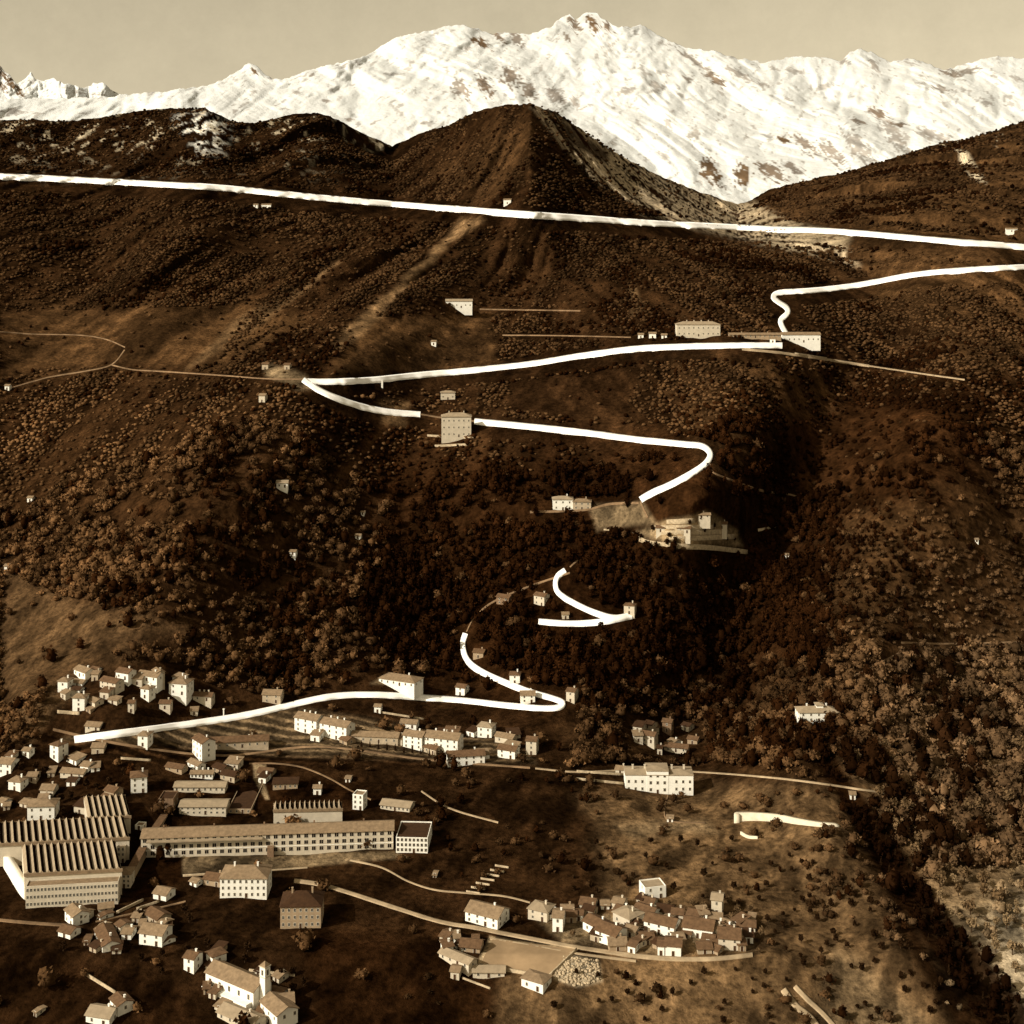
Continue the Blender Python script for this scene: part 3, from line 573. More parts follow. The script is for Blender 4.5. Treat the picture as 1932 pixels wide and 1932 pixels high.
G3 = 'row of workers houses above the mill'
for r in [
 ('long bright white terrace of workers houses, outer end of the row',576,1383,46,26,10,-24,'gable','white','rtan',3),
 ('long bright white terrace of workers houses joined to the outer one',628,1394,56,26,10,-22,'gable','white','rtan',3),
 ('low tan garden building linking the two white terraces',707,1404,92,12,8,-10,'gable','grey','rtan',0),
 ('white house with white gable where the tan garden building ends',778,1413,38,24,9,-16,'gable','white','rtan',1),
 ('broad white terrace in the middle of the workers row',832,1421,66,28,11,-16,'gable','white','rtan',3),
 ('white flat fronted house standing lowest in the workers row',880,1444,72,17,9,4,'gable','white','rbrown',2),
 ('round shouldered white house set above the end of the row',914,1392,28,20,9,-12,'hip','white','rpale',1),
 ('small white house on the slope between two end houses',955,1431,34,16,8,-22,'gable','white','rbrown',1),
 ('narrow pale house behind the small white end house',950,1402,34,11,7,-24,'gable','cream','rtan',1),
 ('tall pale house, last of the workers row toward the woods',1002,1424,20,26,8,-14,'gable','cream','rbrown',1),
 ('small white house behind the white gable, up a garden wall',770,1374,32,9,7,-8,'gable','white','rtan',0)]:
    l,u,v,a,b,d,y,rf,wm,rm,ch = r; H('terrace_house', l,u,v,a,b,d,y,rf,None,None,None,wm,rm,'house',G3,ch)
G4 = 'houses beside the white hairpin road'
for r in [
 ('brown roofed house just above the white lane between hamlet and mill row',512,1327,36,16,9,-14,'gable','grey','rtan',1),
 ('wide tan roofed house with white front above the curve of the lane',748,1303,72,9,13,-8,'hip','white','rtan',1),
 ('small white chapel on the lane beyond the wide tan roofed house',868,1312,18,15,7,-8,'gable','white','rbrown',0),
 ('white house touching the upper leg of the lowest hairpin',971,1292,20,16,8,-6,'hip','white','rbrown',1),
 ('white house held inside the lowest hairpin of the road',996,1328,28,15,8,-4,'gable','white','rtan',1),
 ('pale house at the outer bend of the lowest hairpin',1076,1325,16,20,8,-12,'gable','cream','rbrown',1),
 ('brown house by the upper end of the lowest road section',902,1243,20,11,7,-6,'gable','tan','rbrown',1),
 ('pale house at the outer bend of the short middle hairpin',1187,1163,20,16,7,-10,'hip','cream','rbrown',1),
 ('small pale house inside the middle hairpin near its open end',1017,1142,20,18,7,-20,'gable','cream','rbrown',1),
 ('tiny pale hut between the two legs of the middle hairpin',1067,1168,13,9,5,-8,'gable','cream','rtan',0),
 ('ruined brown stone house in the trees beside the forest path',948,1141,24,14,7,-24,'gable','brown','rbrown',1)]:
    l,u,v,a,b,d,y,rf,wm,rm,ch = r; H('roadside_house', l,u,v,a,b,d,y,rf,None,None,None,wm,rm,'house',G4,ch)
G5 = 'buildings high on the hillside'
for r in [
 ('long white farmhouse with low roof alone on the upper meadow','farmhouse',866,587,50,13,9,2,'gable','white','rpale',0,1),
 ('long cream hotel with chimneys above the white road','hotel',1318,639,82,22,13,0,'hip','cream','rpale',4,2),
 ('long low tan building beside the hotel','farm_building',1425,640,98,6,7,0,'gable','tan','rtan',2,1),
 ('white station building with overhanging roof where the white road ends','station_building',1512,653,72,15,9,0,'gable','white','rtan',0,1),
 ('small pale house above the three storey hillside inn','cottage',845,754,27,13,8,2,'hip','cream','rpale',0,1),
 ('cream three storey inn standing at the gap in the road','inn',861,832,56,38,14,2,'hip','cream','rpale',2,3),
 ('white house on the terraced bend with a flat front','cottage',1062,963,38,20,10,0,'hip','white','rpale',1,2),
 ('tan house joined behind the white house on the terraced bend','cottage',1098,962,34,15,9,-4,'hip','grey','rtan',1,2),
 ('small pale house on top of the terraced garden','cottage',1318,986,44,6,5,-3,'gable','cream','rtan',1,1),
 ('white villa with small belvedere alone in the eastern woods','villa',1545,1363,74,18,11,2,'hip','white','rpale',2,2),
 ('small white barn in the trees below the first hairpin','barn',532,927,21,9,7,2,'gable','white','rpale',0,1),
 ('small pale chapel on the rocky knoll before the hairpin','chapel',494,759,12,13,6,-12,'gable','cream','rtan',0,1),
 ('ruined pale stone hut on the knoll above the chapel','hut',500,697,12,10,6,-10,'gable','grey','rbrown',0,1),
 ('pale stone hut on the knoll nearest the hairpin','hut',541,697,11,9,6,-10,'gable','grey','rbrown',0,1)]:
    l,nm,u,v,a,b,d,y,rf,wm,rm,ch,ny = r; H(nm, l,u,v,a,b,d,y,rf,None,None,ny,wm,rm,nm.replace('_', ' '),G5,ch)
H('belvedere','small square white roof turret rising behind the villa in the eastern woods',1547,1357,13,26,5,0,'hip',1.2,1,2,'white','rpale','tower',None,0)
G6 = 'tiny huts scattered over the hillside'
for l,u,v,a,b in [('white hut on the smooth meadow below the long farmhouse',818,653,9,7),('tiny white hut at the edge of the western wood path',13,736,9,8),('tiny white hut low in the western wood',56,947,10,8),
 ('low white hut at the picture edge on the bare western slope',15,1074,15,6),('white hut in the dark wood above the smaller clearing',675,1018,10,6),('tiny white speck hut highest in the central wood',684,973,6,5),('low pale hut at the foot of a small forest clearing',552,1053,11,6),
 ('white hut on the high slope just below the top road',502,392,18,6),('tiny pale hut beside the white hut under the top road',482,391,8,4),('pale hut touching the upper side of the top road',957,387,14,8),('pale hut above the eastern end of the top road',1909,443,20,6),
 ('first of three huts in line before the hotel, farthest from it',1209,638,10,7),('arched middle hut of three in line before the hotel',1231,638,13,9),('last of three huts in line, closest to the hotel',1253,638,10,6),
 ('white hut on the steep bank at the head of the dark gully',1609,1509,10,10),('small dark roofed pump house on the meadow under the white mansion',1264,1551,11,7),('tiny hut alone on the eastern scrub slope',1843,1025,6,5),
 ('pale hut among brown trees near the eastern villa garden',1433,1394,12,5),('tiny pale hut on the meadow beside the fork of the village lane',820,1656,6,5),('tiny white hut beside the curve of the mill track',656,1476,9,7),
 ('pale hut beside the garden wall under the wide tan roofed house',712,1345,12,12),('small pale hut on the zigzag above the station building',1458,647,10,8),('tiny hut below the terraced garden wall',1485,1052,7,5)]:
    H('hut', l,u,v,a,b,5,-8,'gable',None,1,1,'white','rtan','hut',G6,0,0,False,(.9,1.0))

NAMED = []
def where_(u, v, skip=()):
    best = None
    for a, b, l in NAMED:
        d = math.hypot(u - a, (v - b) * 1.6)
        if best is None or d < best[0]: best = (d, a, b, l)
    d, a, b, l = best; du, dv = u - a, v - b
    rel = 'uphill of' if dv < -abs(du) * .5 else 'downhill of' if dv > abs(du) * .5 else ('east of' if du > 0 else 'west of')
    return rel, ' '.join(l.split()[:8])
USED = set()
def autolabel(lead, u, v):
    rel, l = where_(u, v)
    while l.split()[-1] in ('of','the','and','with','a','in','on','at','than','to','from','between','its','beyond','above','below','near','joined','before','by','for','just','standing','set','brown','white','pale','tan','dark','long','big','beside','among','under','behind','highest','stepping','lower','upper','two','three','next','red','row','cut','touching','linking','holding','held','inside','where','small','reaching','over','outermost','closest','lowest','sunk','alone'): l = ' '.join(l.split()[:-1])
    while len(l.split()) + len(lead.split()) > 12: l = ' '.join(l.split()[:-1])
    for extra in ('', 'weathered ', 'plain ', 'squat ', 'narrow ', 'smaller ', 'darker ', 'second ', 'third ', 'fourth ', 'fifth ', 'sixth ', 'seventh '):
        t = f'{extra}{lead} {rel} the {l}'
        if t not in USED and len(t.split()) <= 16: USED.add(t); return t
    return f'{lead} {rel} the {l}'
for l,u,v,a,b in [('low white house with brown roof in the middle of the terraced garden',1290,1012,24,9),('small tan shed at the outer corner of the terraced garden',1246,1010,16,8),('small cream house at the eastern end of the terraced garden',1362,1006,18,9)]:
    H('cottage', l,u,v,a,b,6,-12,'gable',None,None,None,'cream','rbrown','cottage',G5,1)
# white mansion on the meadow
def mansion():
    u, v = 1244, 1497; s = px(u, v); w = 128 * s; h = 34 * s; cw = w * .32
    root = tag(empty('mansion', PP(u, v), R(-1)), 'long white mansion with raised centre facing the open meadow', 'mansion')
    wall_mb(w, 14, h, 'hip', 2).build('wall', ['white'], root)
    rf = roof_mb(w, 14, h, 'hip', 1.3, .3).build('roof', ['rpale'], root)
    b = MB(); b.box(-cw/2-1, cw/2-1, -.12, 13, -5, h+2.4); b.build('central_bay', ['white'], root)
    b = roof_mb(cw, 13.1, h+2.4, 'hip', .9, .25); b.build('roof', ['rpale'], root, (-1, -.12, 0))
    for k in range(10):
        for r in (0, 1):
            x = -w/2 + (k + .5) * w / 10
            if abs(x + 1) < cw/2 + .6: continue
            child('window', window_mesh(1.1, 1.6), root, (x, -.004, 1.9 + r * 4.3))
    for x in (-cw*.32, 0, cw*.32):
        for r in (0, 1, 2): 
            if r == 0 and x == 0: child('door', door_mesh(), root, (-1, -.124, 0)); continue
            child('window', window_mesh(1.3, 1.7 if r < 2 else 1.1), root, (x - 1, -.124, 1.4 + r * 4.1))
    for x in (-w*.38, -w*.2, w*.2, w*.38):
        b = MB(); b.box(x-.5, x+.5, 7.2, 8.2, h+.6, h+3.4); b.box(x-.65,x+.65,7.05,8.35,h+3.402,h+3.6); b.build('chimney', ['cream'], rf)
    return root
mansion()
G7 = 'small houses behind the white mansion'
for l,u,v,a,b,d,y,rf,wm,rm in [('white house outermost of the small group behind the mansion',1222,1407,24,14,7,-14,'gable','cream','rbrown'),('long low pale house closest behind the mansion roof',1275,1421,44,9,7,-6,'gable','cream','rbrown'),
 ('narrow brown stone house highest behind the mansion',1258,1385,17,19,6,-14,'gable','brown','rbrown'),('small brown barn beside the long low pale house',1306,1404,18,9,6,-20,'gable','tan','rbrown'),('small pale gatehouse at the outer corner of the mansion walls',1170,1461,18,9,6,0,'gable','cream','rtan')]:
    H('house', l,u,v,a,b,d,y,rf,None,None,None,wm,rm,'house',G7,1)

G8 = 'houses of the village on the valley road'
for r in [
 ('plain white box house standing alone above the village',1237,1696,42,22,9,0,'flat','white','rpale',0),
 ('cream house with open arches at the western end of the village',1014,1737,37,19,9,-8,'hip','cream','rpale',1),
 ('tall tan roofed house with white front next to the arched house',1052,1758,20,27,9,-8,'gable','white','rtan',1),
 ('big white house in the village middle with a steep wall to the lane',1142,1782,38,22,10,-30,'gable','white','rbrown',1),
 ('white house joined uphill of the big white middle house',1116,1762,32,17,9,-30,'gable','white','rbrown',1),
 ('pale roofed tan house in the centre of the village',1172,1746,30,18,10,-34,'hip','cream','rpale',1),
 ('small cream house behind the centre of the village',1164,1717,20,13,7,-6,'gable','cream','rtan',1),
 ('long white house east of the dark courtyard',1243,1763,56,20,9,-14,'gable','white','rbrown',1),
 ('long white house beyond the narrow alley with a brown roof',1316,1770,56,18,11,-14,'gable','white','rbrown',1),
 ('narrow white house end standing on the valley road',1191,1800,14,15,8,-6,'gable','white','rbrown',0),
 ('tan roadside house joined to the narrow white house end',1166,1796,34,13,8,-8,'gable','tan','rtan',1),
 ('bright white house pair lowest in the village on the road',1270,1804,30,19,9,-2,'gable','white','rbrown',1),
 ('slim white house beside the lowest bright pair',1247,1803,13,18,8,-4,'gable','white','rbrown',0),
 ('white gabled house with brown roof last on the village road',1376,1793,42,22,11,-24,'gable','cream','rbrown',1),
 ('tall slim white house on the upper eastern edge of the village',1352,1726,20,28,8,-28,'gable','cream','rpale',1),
 ('pale stepped house above the long white house',1212,1734,34,13,8,-18,'gable','white','rbrown',1),
 ('dark roofed house behind the pale stepped house',1252,1729,30,9,8,2,'gable','cream','rdark',0),
 ('small white house beside the red chimney stack',1307,1737,22,10,7,-28,'gable','white','rbrown',0),
 ('low pale house outermost on the eastern village side',1408,1757,34,9,7,-16,'gable','cream','rbrown',0),
 ('brown roofed house at the back west of the village',1107,1719,28,12,8,-20,'gable','cream','rbrown',1),
 ('very small white house in front of the brown back house',1092,1738,14,12,6,-20,'gable','white','rbrown',0),
 ('tiny white house in the back row next to the cream house',1142,1716,16,8,6,-6,'gable','white','rtan',0),
 ('small cream house with tilted chimney behind the stepped house',1220,1713,22,9,7,-24,'gable','cream','rbrown',1),
 ('small cream house between the dark roof and the small white house',1278,1734,22,9,7,-10,'gable','cream','rbrown',1),
 ('low rubble walled barn at the lower edge of the village',1330,1800,28,10,7,-8,'gable','grey','rbrown',0),
 ('tall cream house above the low rubble walled barn',1345,1768,16,16,7,-20,'gable','cream','rtan',1),
 ('brown house under the trees in the western half of the village',1078,1741,20,12,7,-12,'gable','tan','rbrown',1),
 ('brown roofed house sunk in the dark courtyard of the village',1222,1783,26,10,8,-10,'gable','tan','rbrown',1),
 ('white farmhouse with tan roof alone above the valley road',908,1746,64,20,12,-12,'gable','white','rtan',1),
 ('long low pale stable on the outer side of the sports field',856,1824,60,11,6,-16,'gable','cream','rpale',0),
 ('second long pale stable in line along the sports field',922,1846,62,11,6,-16,'gable','cream','rpale',0),
 ('tan roofed lodge at the lower corner of the sports field',1004,1868,42,17,8,-8,'hip','white','rtan',0),
 ('small pale house attached below the first long stable',858,1848,17,15,6,-10,'gable','cream','rtan',0),
 ('brown roofed shed beside the dark pond by the sports field',886,1797,40,10,8,-10,'gable','tan','rbrown',0)]:
    l,u,v,a,b,d,y,rf,wm,rm,ch = r; H('village_house', l,u,v,a,b,d,y,rf,None,None,None,wm,rm,'house',G8,ch)
G9 = 'houses round the church'
for r in [
 ('white gabled house highest of those above the church lane',130,1743,26,20,8,-34,'gable','white','rtan',1),
 ('pale house joined beside the highest gabled house',150,1740,24,13,7,-8,'gable','cream','rtan',0),
 ('long white house slanting steeply down the church lane',186,1782,44,13,8,-42,'gable','white','rbrown',1),
 ('small white house outermost above the dark garden',121,1769,28,10,7,-26,'gable','white','rbrown',0),
 ('white two storey house with three windows standing clear on the lane',284,1784,48,22,10,-18,'gable','white','rtan',1),
 ('roofless round stone ruin between the lane and the villa garden',284,1741,32,12,8,-24,'gable','grey','rbrown',0),
 ('small pale house among trees beside the lane bend',200,1722,26,9,6,8,'gable','cream','rtan',0),
 ('tiny pale house under the lane bend',222,1757,14,11,6,-30,'gable','cream','rbrown',0),
 ('tall narrow white house just uphill of the church',356,1834,22,26,7,-32,'gable','white','rbrown',1),
 ('white square house behind the church roof',395,1819,17,16,7,-30,'hip','white','rbrown',0),
 ('small white house in the trees behind the bell tower',523,1893,15,16,6,-34,'gable','white','rbrown',0),
 ('white cottage under the long garden wall near the bottom edge',215,1907,24,15,7,-30,'gable','white','rbrown',1),
 ('pale house with white gable cut by the bottom edge',184,1934,50,16,9,-14,'gable','white','rpale',1),
 ('long pale house with rubble roof at the bottom edge below the church',442,1940,78,13,9,-20,'gable','cream','rpale',1),
 ('small pale shed below the church wall',413,1908,20,7,5,-16,'shed','cream','rtan',0),
 ('tiny hut at the outer foot of the slope below the church lane',66,1918,7,9,5,-16,'gable','cream','rtan',0)]:
    l,u,v,a,b,d,y,rf,wm,rm,ch = r; H('church_lane_house', l,u,v,a,b,d,y,rf,None,None,None,wm,rm,'house',G9,ch)
NAMED += REG
def infill(n, poly, name, group, seed, w0=10, w1=24, mind=12, lead='shed'):
    rr = random.Random(seed); c = t = 0; us = [q[0] for q in poly]; vs = [q[1] for q in poly]; mine = [(a, b) for a, b, _ in REG]
    while c < n and t < 4000:
        t += 1; u, v = rr.uniform(min(us), max(us)), rr.uniform(min(vs), max(vs))
        if not bool(inside(np.float64(u), np.float64(v), poly)) or any(math.hypot(u - a, (v - b) * 1.5) < mind for a, b in mine): continue
        if any(seg_dist(np.float64(u), np.float64(v - 3), p[::4]) < 10 for p in S_WHITE): continue
        w = rr.uniform(w0, w1); h = rr.uniform(6, 13); wm = rr.choice(['white','white','cream','cream','grey','tan']); rm = rr.choice(['rbrown','rtan','rtan','rdark'])
        col = {'white':'white','cream':'cream','grey':'greyish','tan':'tan'}[wm]; rc = {'rbrown':'brown','rtan':'tan','rdark':'dark'}[rm]
        kd = rr.choice(['gable','gable','shed']); wd = 'house' if h > 9.5 else 'shed'
        H(name if wd == 'house' else 'outbuilding', autolabel(f'small {col} {wd} with {rc} roof', u, v), u, v, w, h, rr.uniform(5, 8), rr.uniform(-45, 15), kd, None, None, None, wm, rm, wd, group, 1 if wd == 'house' else 0)
        mine.append((u, v)); c += 1
infill(34, [(1000,1722),(1120,1705),(1240,1705),(1330,1718),(1420,1745),(1420,1796),(1300,1802),(1180,1796),(1090,1770)], 'village_house', G8, 1, 10, 24, 14)
infill(12, [(110,1730),(230,1715),(330,1760),(290,1800),(170,1800),(105,1775)], 'church_lane_house', G9, 2, 8, 20, 14)
infill(9, [(330,1820),(420,1800),(560,1870),(580,1925),(520,1940),(400,1925)], 'church_lane_house', G9, 3, 8, 18, 16)
infill(12, [(105,1265),(240,1262),(330,1290),(400,1325),(330,1350),(250,1352),(110,1350)], 'hamlet_house', G1, 4, 10, 22, 14)
infill(16, [(0,1445),(60,1420),(240,1440),(330,1450),(240,1510),(150,1535),(0,1530)], 'village_house', G2, 5, 10, 26, 15)
infill(12, [(560,1362),(700,1375),(1000,1395),(1005,1440),(920,1448),(700,1412),(560,1395)], 'terrace_house', G3, 6, 14, 28, 15)
infill(8, [(1195,1380),(1300,1375),(1320,1425),(1210,1425)], 'house', G7, 7, 9, 20, 12)
infill(8, [(300,1440),(500,1440),(620,1500),(520,1510),(420,1480),(320,1480)], 'works_building', 'outbuildings of the mills', 8, 14, 34, 14)
infill(5, [(830,1765),(900,1780),(890,1812),(830,1800)], 'village_house', G8, 9, 10, 20, 12)
# church
def church():
    a = PP(388, 1850); b_ = PP(478, 1906); yaw = math.atan2(b_.y - a.y, b_.x - a.x)
    # long side faces the sun
    c = (a + b_) / 2; c.z = min(a.z, b_.z) + .5; w = (b_ - a).xy.length
    root = tag(empty('church', c, yaw), 'long white church with brown roof slanting down the hillside', 'church')
    wall_mb(w, 11, 7.5, 'gable', 3).build('wall', ['white'], root); roof_mb(w, 11, 7.5, 'gable', 3).build('roof', ['rtan'], root)
    for k in range(5): child('window', window_mesh(1.2, 2.2), root, (-w/2 + (k + .5) * w / 5, -.004, 3.2))
    b = MB(); b.box(-w/2+1, w/2-1, -3.4, -.02, -5, 2.8); b.build('aisle', ['white'], root)
    fa = PP(507, 1933); r2 = tag(empty('chapter_house', fa, R(-52)), 'bright white front house at the foot of the bell tower with tan side', 'house')
    wall_mb(15, 10, 7, 'gable', 2.2).build('wall', ['white'], r2); roof_mb(15, 10, 7, 'gable', 2.2).build('roof', ['rtan'], r2)
    for k in range(3): child('window', window_mesh(.8, 1.2), r2, (-5 + 5 * k, -.004, 4.2))
    for k in range(2): child('window', window_mesh(1.0, 1.5), r2, (7.504, 3.5 + 5 * k, 4.6), R(90))
    child('door', door_mesh(), r2, (0, -.004, 0))
    t = PP(495, 1901); t.z += 1; rt = tag(empty('bell_tower', t, R(-35)), 'tall slender white bell tower with small cap beside the church', 'bell tower')
    hh = 16.5
    b = MB(); b.box(-1.6, 1.6, 0, 3.2, -5, hh); b.build('shaft', ['white'], rt)
    b = MB(); b.box(-1.9, 1.9, -.3, 3.5, hh+.002, hh+.45); b.box(-1.85, 1.85, -.25, 3.45, hh-4.4, hh-4.1); b.build('cornice', ['cream'], rt)
    b = MB(); n = [(-1.8,-.2,hh+.46),(1.8,-.2,hh+.46),(1.8,3.4,hh+.46),(-1.8,3.4,hh+.46)]
    for i in range(4): b.face([n[i], n[(i+1)%4], (0,1.6,hh+2.4)])
    b.face(n[::-1]); b.build('roof', ['rtan'], rt)
    om = window_mesh(1.0, 2.2)
    for loc, rz in (((0,-.004,hh-3.4),0), ((1.604,1.6,hh-3.4),R(90)), ((-1.604,1.6,hh-3.4),R(-90))): child('belfry_opening', om, rt, loc, rz)
church()
H('parish_house','tan stone parish house behind the bright front house by the tower',541,1915,26,20,10,12,'gable',2.2,3,2,'tan','rtan','house',None,1)

# ------------------------------------------------------------------ free-standing walls
def wall(name, label, pts, hs, th, m, cat='wall', group=None, cap=True):
    pts = smooth(pts, 5) if len(pts) > 2 else [tuple(np.array(pts[0]) * (1-t) + np.array(pts[1]) * t) for t in np.linspace(0, 1, 9)]
    p = [PP(*q) for q in pts]; n = len(p); V = []; o = p[n // 2].copy()
    for i, q in enumerate(p):
        a = p[max(0, i-1)]; b = p[min(n-1, i+1)]; t = (b - a).xy.normalized(); nn = Vector((-t.y, t.x))
        h = hs[0] + (hs[1] - hs[0]) * i / (n - 1)
        for sgn in (-.5, .5):
            V += [(q.x + nn.x*th*sgn - o.x, q.y + nn.y*th*sgn - o.y, q.z - 2 - o.z), (q.x + nn.x*th*sgn - o.x, q.y + nn.y*th*sgn - o.y, q.z + h - o.z)]
    Fc = []
    for i in range(n - 1):
        a, b = 4*i, 4*i+4; Fc += [(a,b,b+1,a+1),(a+1,b+1,b+3,a+3),(a+3,b+3,b+2,a+2)]
    Fc += [(0,1,3,2)] + [(4*n-4,4*n-2,4*n-1,4*n-3)]
    ob = npmesh(name, V, Fc, m); ob.location = o; tag(ob, label, cat, group, 'thing'); return ob
wall('boundary_wall','thick bright white wall slanting down beside the weaving sheds',[(-20,1592),(0,1612),(22,1648),(48,1690),(66,1699)],(5.5,5.5),4,'white')
wall('retaining_wall','pale curved ramp wall on the meadow, tall at its rounded end',[(1390,1553),(1395,1548),(1430,1546),(1470,1547),(1500,1551),(1540,1556),(1582,1558)],(5.0,.8),3,'gravel')
wall('retaining_wall','short pale wall below the curved ramp wall',[(1398,1574),(1412,1581),(1430,1582)],(1.6,1.2),1.2,'gravel')
wall('retaining_wall','long pale toothed wall under the terraced garden',[(1195,1010),(1220,1024),(1270,1030),(1340,1033),(1410,1041)],(2.6,1.6),1.2,'wallst')
for k, (a, b, l) in enumerate([((1258,985),(1310,982),'uppermost'),((1235,996),(1345,994),'second from the top'),((1240,1006),(1372,1003),'third from the top'),((1262,1017),(1385,1012),'lowest')]):
    wall('terrace_wall', f'pale terrace wall in the triangular garden, {l} of four', [a, b], (1.8,1.8), 1, 'wallst', group='garden terrace walls')
for k, l in enumerate(['first','second','third','fourth','fifth','sixth','seventh']):
    a = (960 - k*9, 1638 + k*8.2)
    wall('terrace_wall', f'short pale vineyard wall, {l} from the top of the stepped row', [(a[0]-26, a[1]-4), a], (.9,.9), .5, 'wallst', group='stepped vineyard walls')
for l, a, b, h in [('pale wall along the lower edge of the sports field',(905,1823),(1032,1846),1.8),('pale wall at the village end of the sports field',(1034,1845),(1088,1793),1.4),('upper of two long pale walls before the white mansion',(1088,1457),(1178,1463),1.6),('lower of two long pale walls before the white mansion',(1088,1471),(1176,1480),1.6),
 ('pale garden wall reaching from the eastern villa into the wood',(1405,1356),(1505,1357),1.8),('long thin garden wall below the lane and wide tan roofed house',(712,1344),(800,1358),1.4),
 ('pale terrace wall under the tall white hamlet house',(108,1345),(150,1348),2.2),('diagonal pale garden wall in the dark field below the church lane',(162,1840),(218,1875),1.6),
 ('curved looking pale wall behind the bell tower',(470,1832),(556,1842),1.2),('front terrace wall of the three storey inn',(806,823),(893,828),2.0),('lower terrace wall of the three storey inn',(820,843),(886,840),2.2),
 ('thin pale wall at the edge of the terraced bend',(1139,1000),(1178,1003),1.2),('broken pale wall east of the terraced garden',(1430,1000),(1468,993),1.2),('pale kerb wall below the sports field stables',(872,1846),(925,1866),.9),
 ('pale wall under the station building beside the track',(1500,668),(1560,677),1.8),('straight pale yard wall in front of the long mill',(345,1653),(500,1643),1.0),('long pale parapet wall along the lane under the weaving sheds',(220,1724),(270,1700),1.6),
 ('narrow pale wall between hamlet and field path',(228,1432),(285,1436),1.5),('pale wall on the path before the dark pond',(830,1776),(880,1786),.9),('second pale parapet beside the lane below the mill block',(258,1716),(300,1702),1.2)]:
    wall('stone_wall', l, [a, b], (h * .8, h * .8), .6, 'wallst', group='pale stone walls')
# wayside pillar by the road
b = MB(); b.box(-.8,.8,-.8,.8,-1,6.4); b.box(-1,1,-1,1,6.402,6.9); 
o = b.build('wayside_pillar', ['white']); o.location = PP(721,731); tag(o, 'thin white wayside pillar just under the white road', 'pillar')
b = MB(); b.box(-.35,.35,-.35,.35,-1,4.0); b.box(-.6,.6,-.6,.6,4.002,4.4); o = b.build('gate_pillar', ['white']); o.location = PP(422,1350); tag(o, 'white gate pillar standing on the lane above the farm range', 'pillar')
b = MB(); b.box(-.35,.35,-.35,.35,-1,5.0); b.box(-.6,.6,-.6,.6,5.002,5.4); o = b.build('gate_pillar', ['cream']); o.location = PP(470,1402); tag(o, 'cream gate pillar in the fields below the lane', 'pillar')

# ------------------------------------------------------------------ trees
def leafball(n, rx, rz, leaf, seed, cone=False, core=.35):
    r = np.random.default_rng(seed); V = []; 
    for k in range(n):
        if cone:
            t = r.random() ** .75; z = rz * 2 * (1 - t); rad = rx * (t * .95 + .05) * (.55 + .45 * r.random()); a = r.random() * 6.283
            c = np.array([rad * math.cos(a), rad * math.sin(a), z])
        else:
            d = r.normal(size=3); d /= np.linalg.norm(d); lob = .72 + .28 * math.sin(3 * math.atan2(d[1], d[0]) + seed) * (.6 + .4 * d[2]) + .15 * math.sin(7*d[2]+seed)
            rad = (core + (1 - core) * r.random() ** .5) * lob; c = np.array([d[0] * rx * rad, d[1] * rx * rad, rz + d[2] * rz * rad])
        a = r.normal(size=3); a /= np.linalg.norm(a); b = np.cross(a, r.normal(size=3)); b /= np.linalg.norm(b) + 1e-9
        s = leaf * (.6 + .8 * r.random())
        V += [c - a * s - b * s * .5, c + a * s - b * s * .5, c + a * s * .6 + b * s * .7, c - a * s * .7 + b * s * .6]
    return np.array(V), np.arange(4 * n).reshape(n, 4)
def trunk_mb(h, r, limbs, seed, rx):
    rr = random.Random(seed); b = MB()
    def tube(p, q, r0, r1, n=5):
        p, q = Vector(p), Vector(q); d = (q - p).normalized(); s = d.orthogonal().normalized(); t = d.cross(s); 
        A = [p + (s * math.cos(6.283*i/n) + t * math.sin(6.283*i/n)) * r0 for i in range(n)]; B = [q + (s * math.cos(6.283*i/n) + t * math.sin(6.283*i/n)) * r1 for i in range(n)]
        for i in range(n): b.face([A[i], A[(i+1)%n], B[(i+1)%n], B[i]])
    tube((0,0,-.8), (.1,0,h*.45), r*1.2, r*.8); tube((.1,0,h*.45), (0,.1,h*.8), r*.8, r*.3)
    for k in range(limbs):
        a = rr.random()*6.283; z = h*(.3+.35*rr.random()); L = rx*(.6+.3*rr.random()); tube((0,0,z), (L*math.cos(a), L*math.sin(a), z+L*.7), r*.45, r*.12, 4)
    return b
PROTO = {}
def proto(kind):
    if kind in PROTO: return PROTO[kind]
    base, i = kind[:-1], int(kind[-1])
    if base == 'round':  v, f = leafball(340, 3.6, 3.4, .62, 20+i); v[:, 2] += 1.8; h = 8; m = 'leafm'; tm = trunk_mb(h, .32, 6, i, 3.2)
    elif base == 'pale': v, f = leafball(230, 3.3, 3.2, .50, 40+i, core=.2); v[:, 2] += 1.6; h = 7.5; m = 'leafl'; tm = trunk_mb(h, .28, 8, i+5, 3.0)
    elif base == 'dark': v, f = leafball(330, 2.5, 3.1, .58, 60+i); v[:, 2] += .9; h = 6.5; m = 'leafd'; tm = trunk_mb(h, .25, 4, i+9, 2)
    else: v, f = leafball(300, 2.1, 5.6, .52, 80+i, cone=True); v[:, 2] += .8; h = 10; m = 'leafd'; tm = trunk_mb(h, .26, 3, i+13, 1.0)
    me = bpy.data.meshes.new('crown'); me.from_pydata(v.tolist(), [], f.tolist()); me.materials.append(M[m]); me.update()
    PROTO[kind] = (me, tm.mesh('trunk', ['trunk'])); return PROTO[kind]
NAMES = {'round':'broadleaf_tree','pale':'bare_tree','dark':'bushy_tree','cone':'conifer_tree'}
def tree(kind, u, v, s, label, group, loc=None):
    k = kind + str(random.randrange(3)); cm, tm = proto(k)
    if label.startswith('~'): label = autolabel(label[1:], u, v)
    root = tag(empty(NAMES[kind], loc or PP(u, v), random.random() * 6.28), label, 'tree', group); root.scale = (s * random.uniform(.85,1.2), s * random.uniform(.85,1.2), s * random.uniform(.85,1.15))
    child('trunk', tm, root); child('crown', cm, root); return root
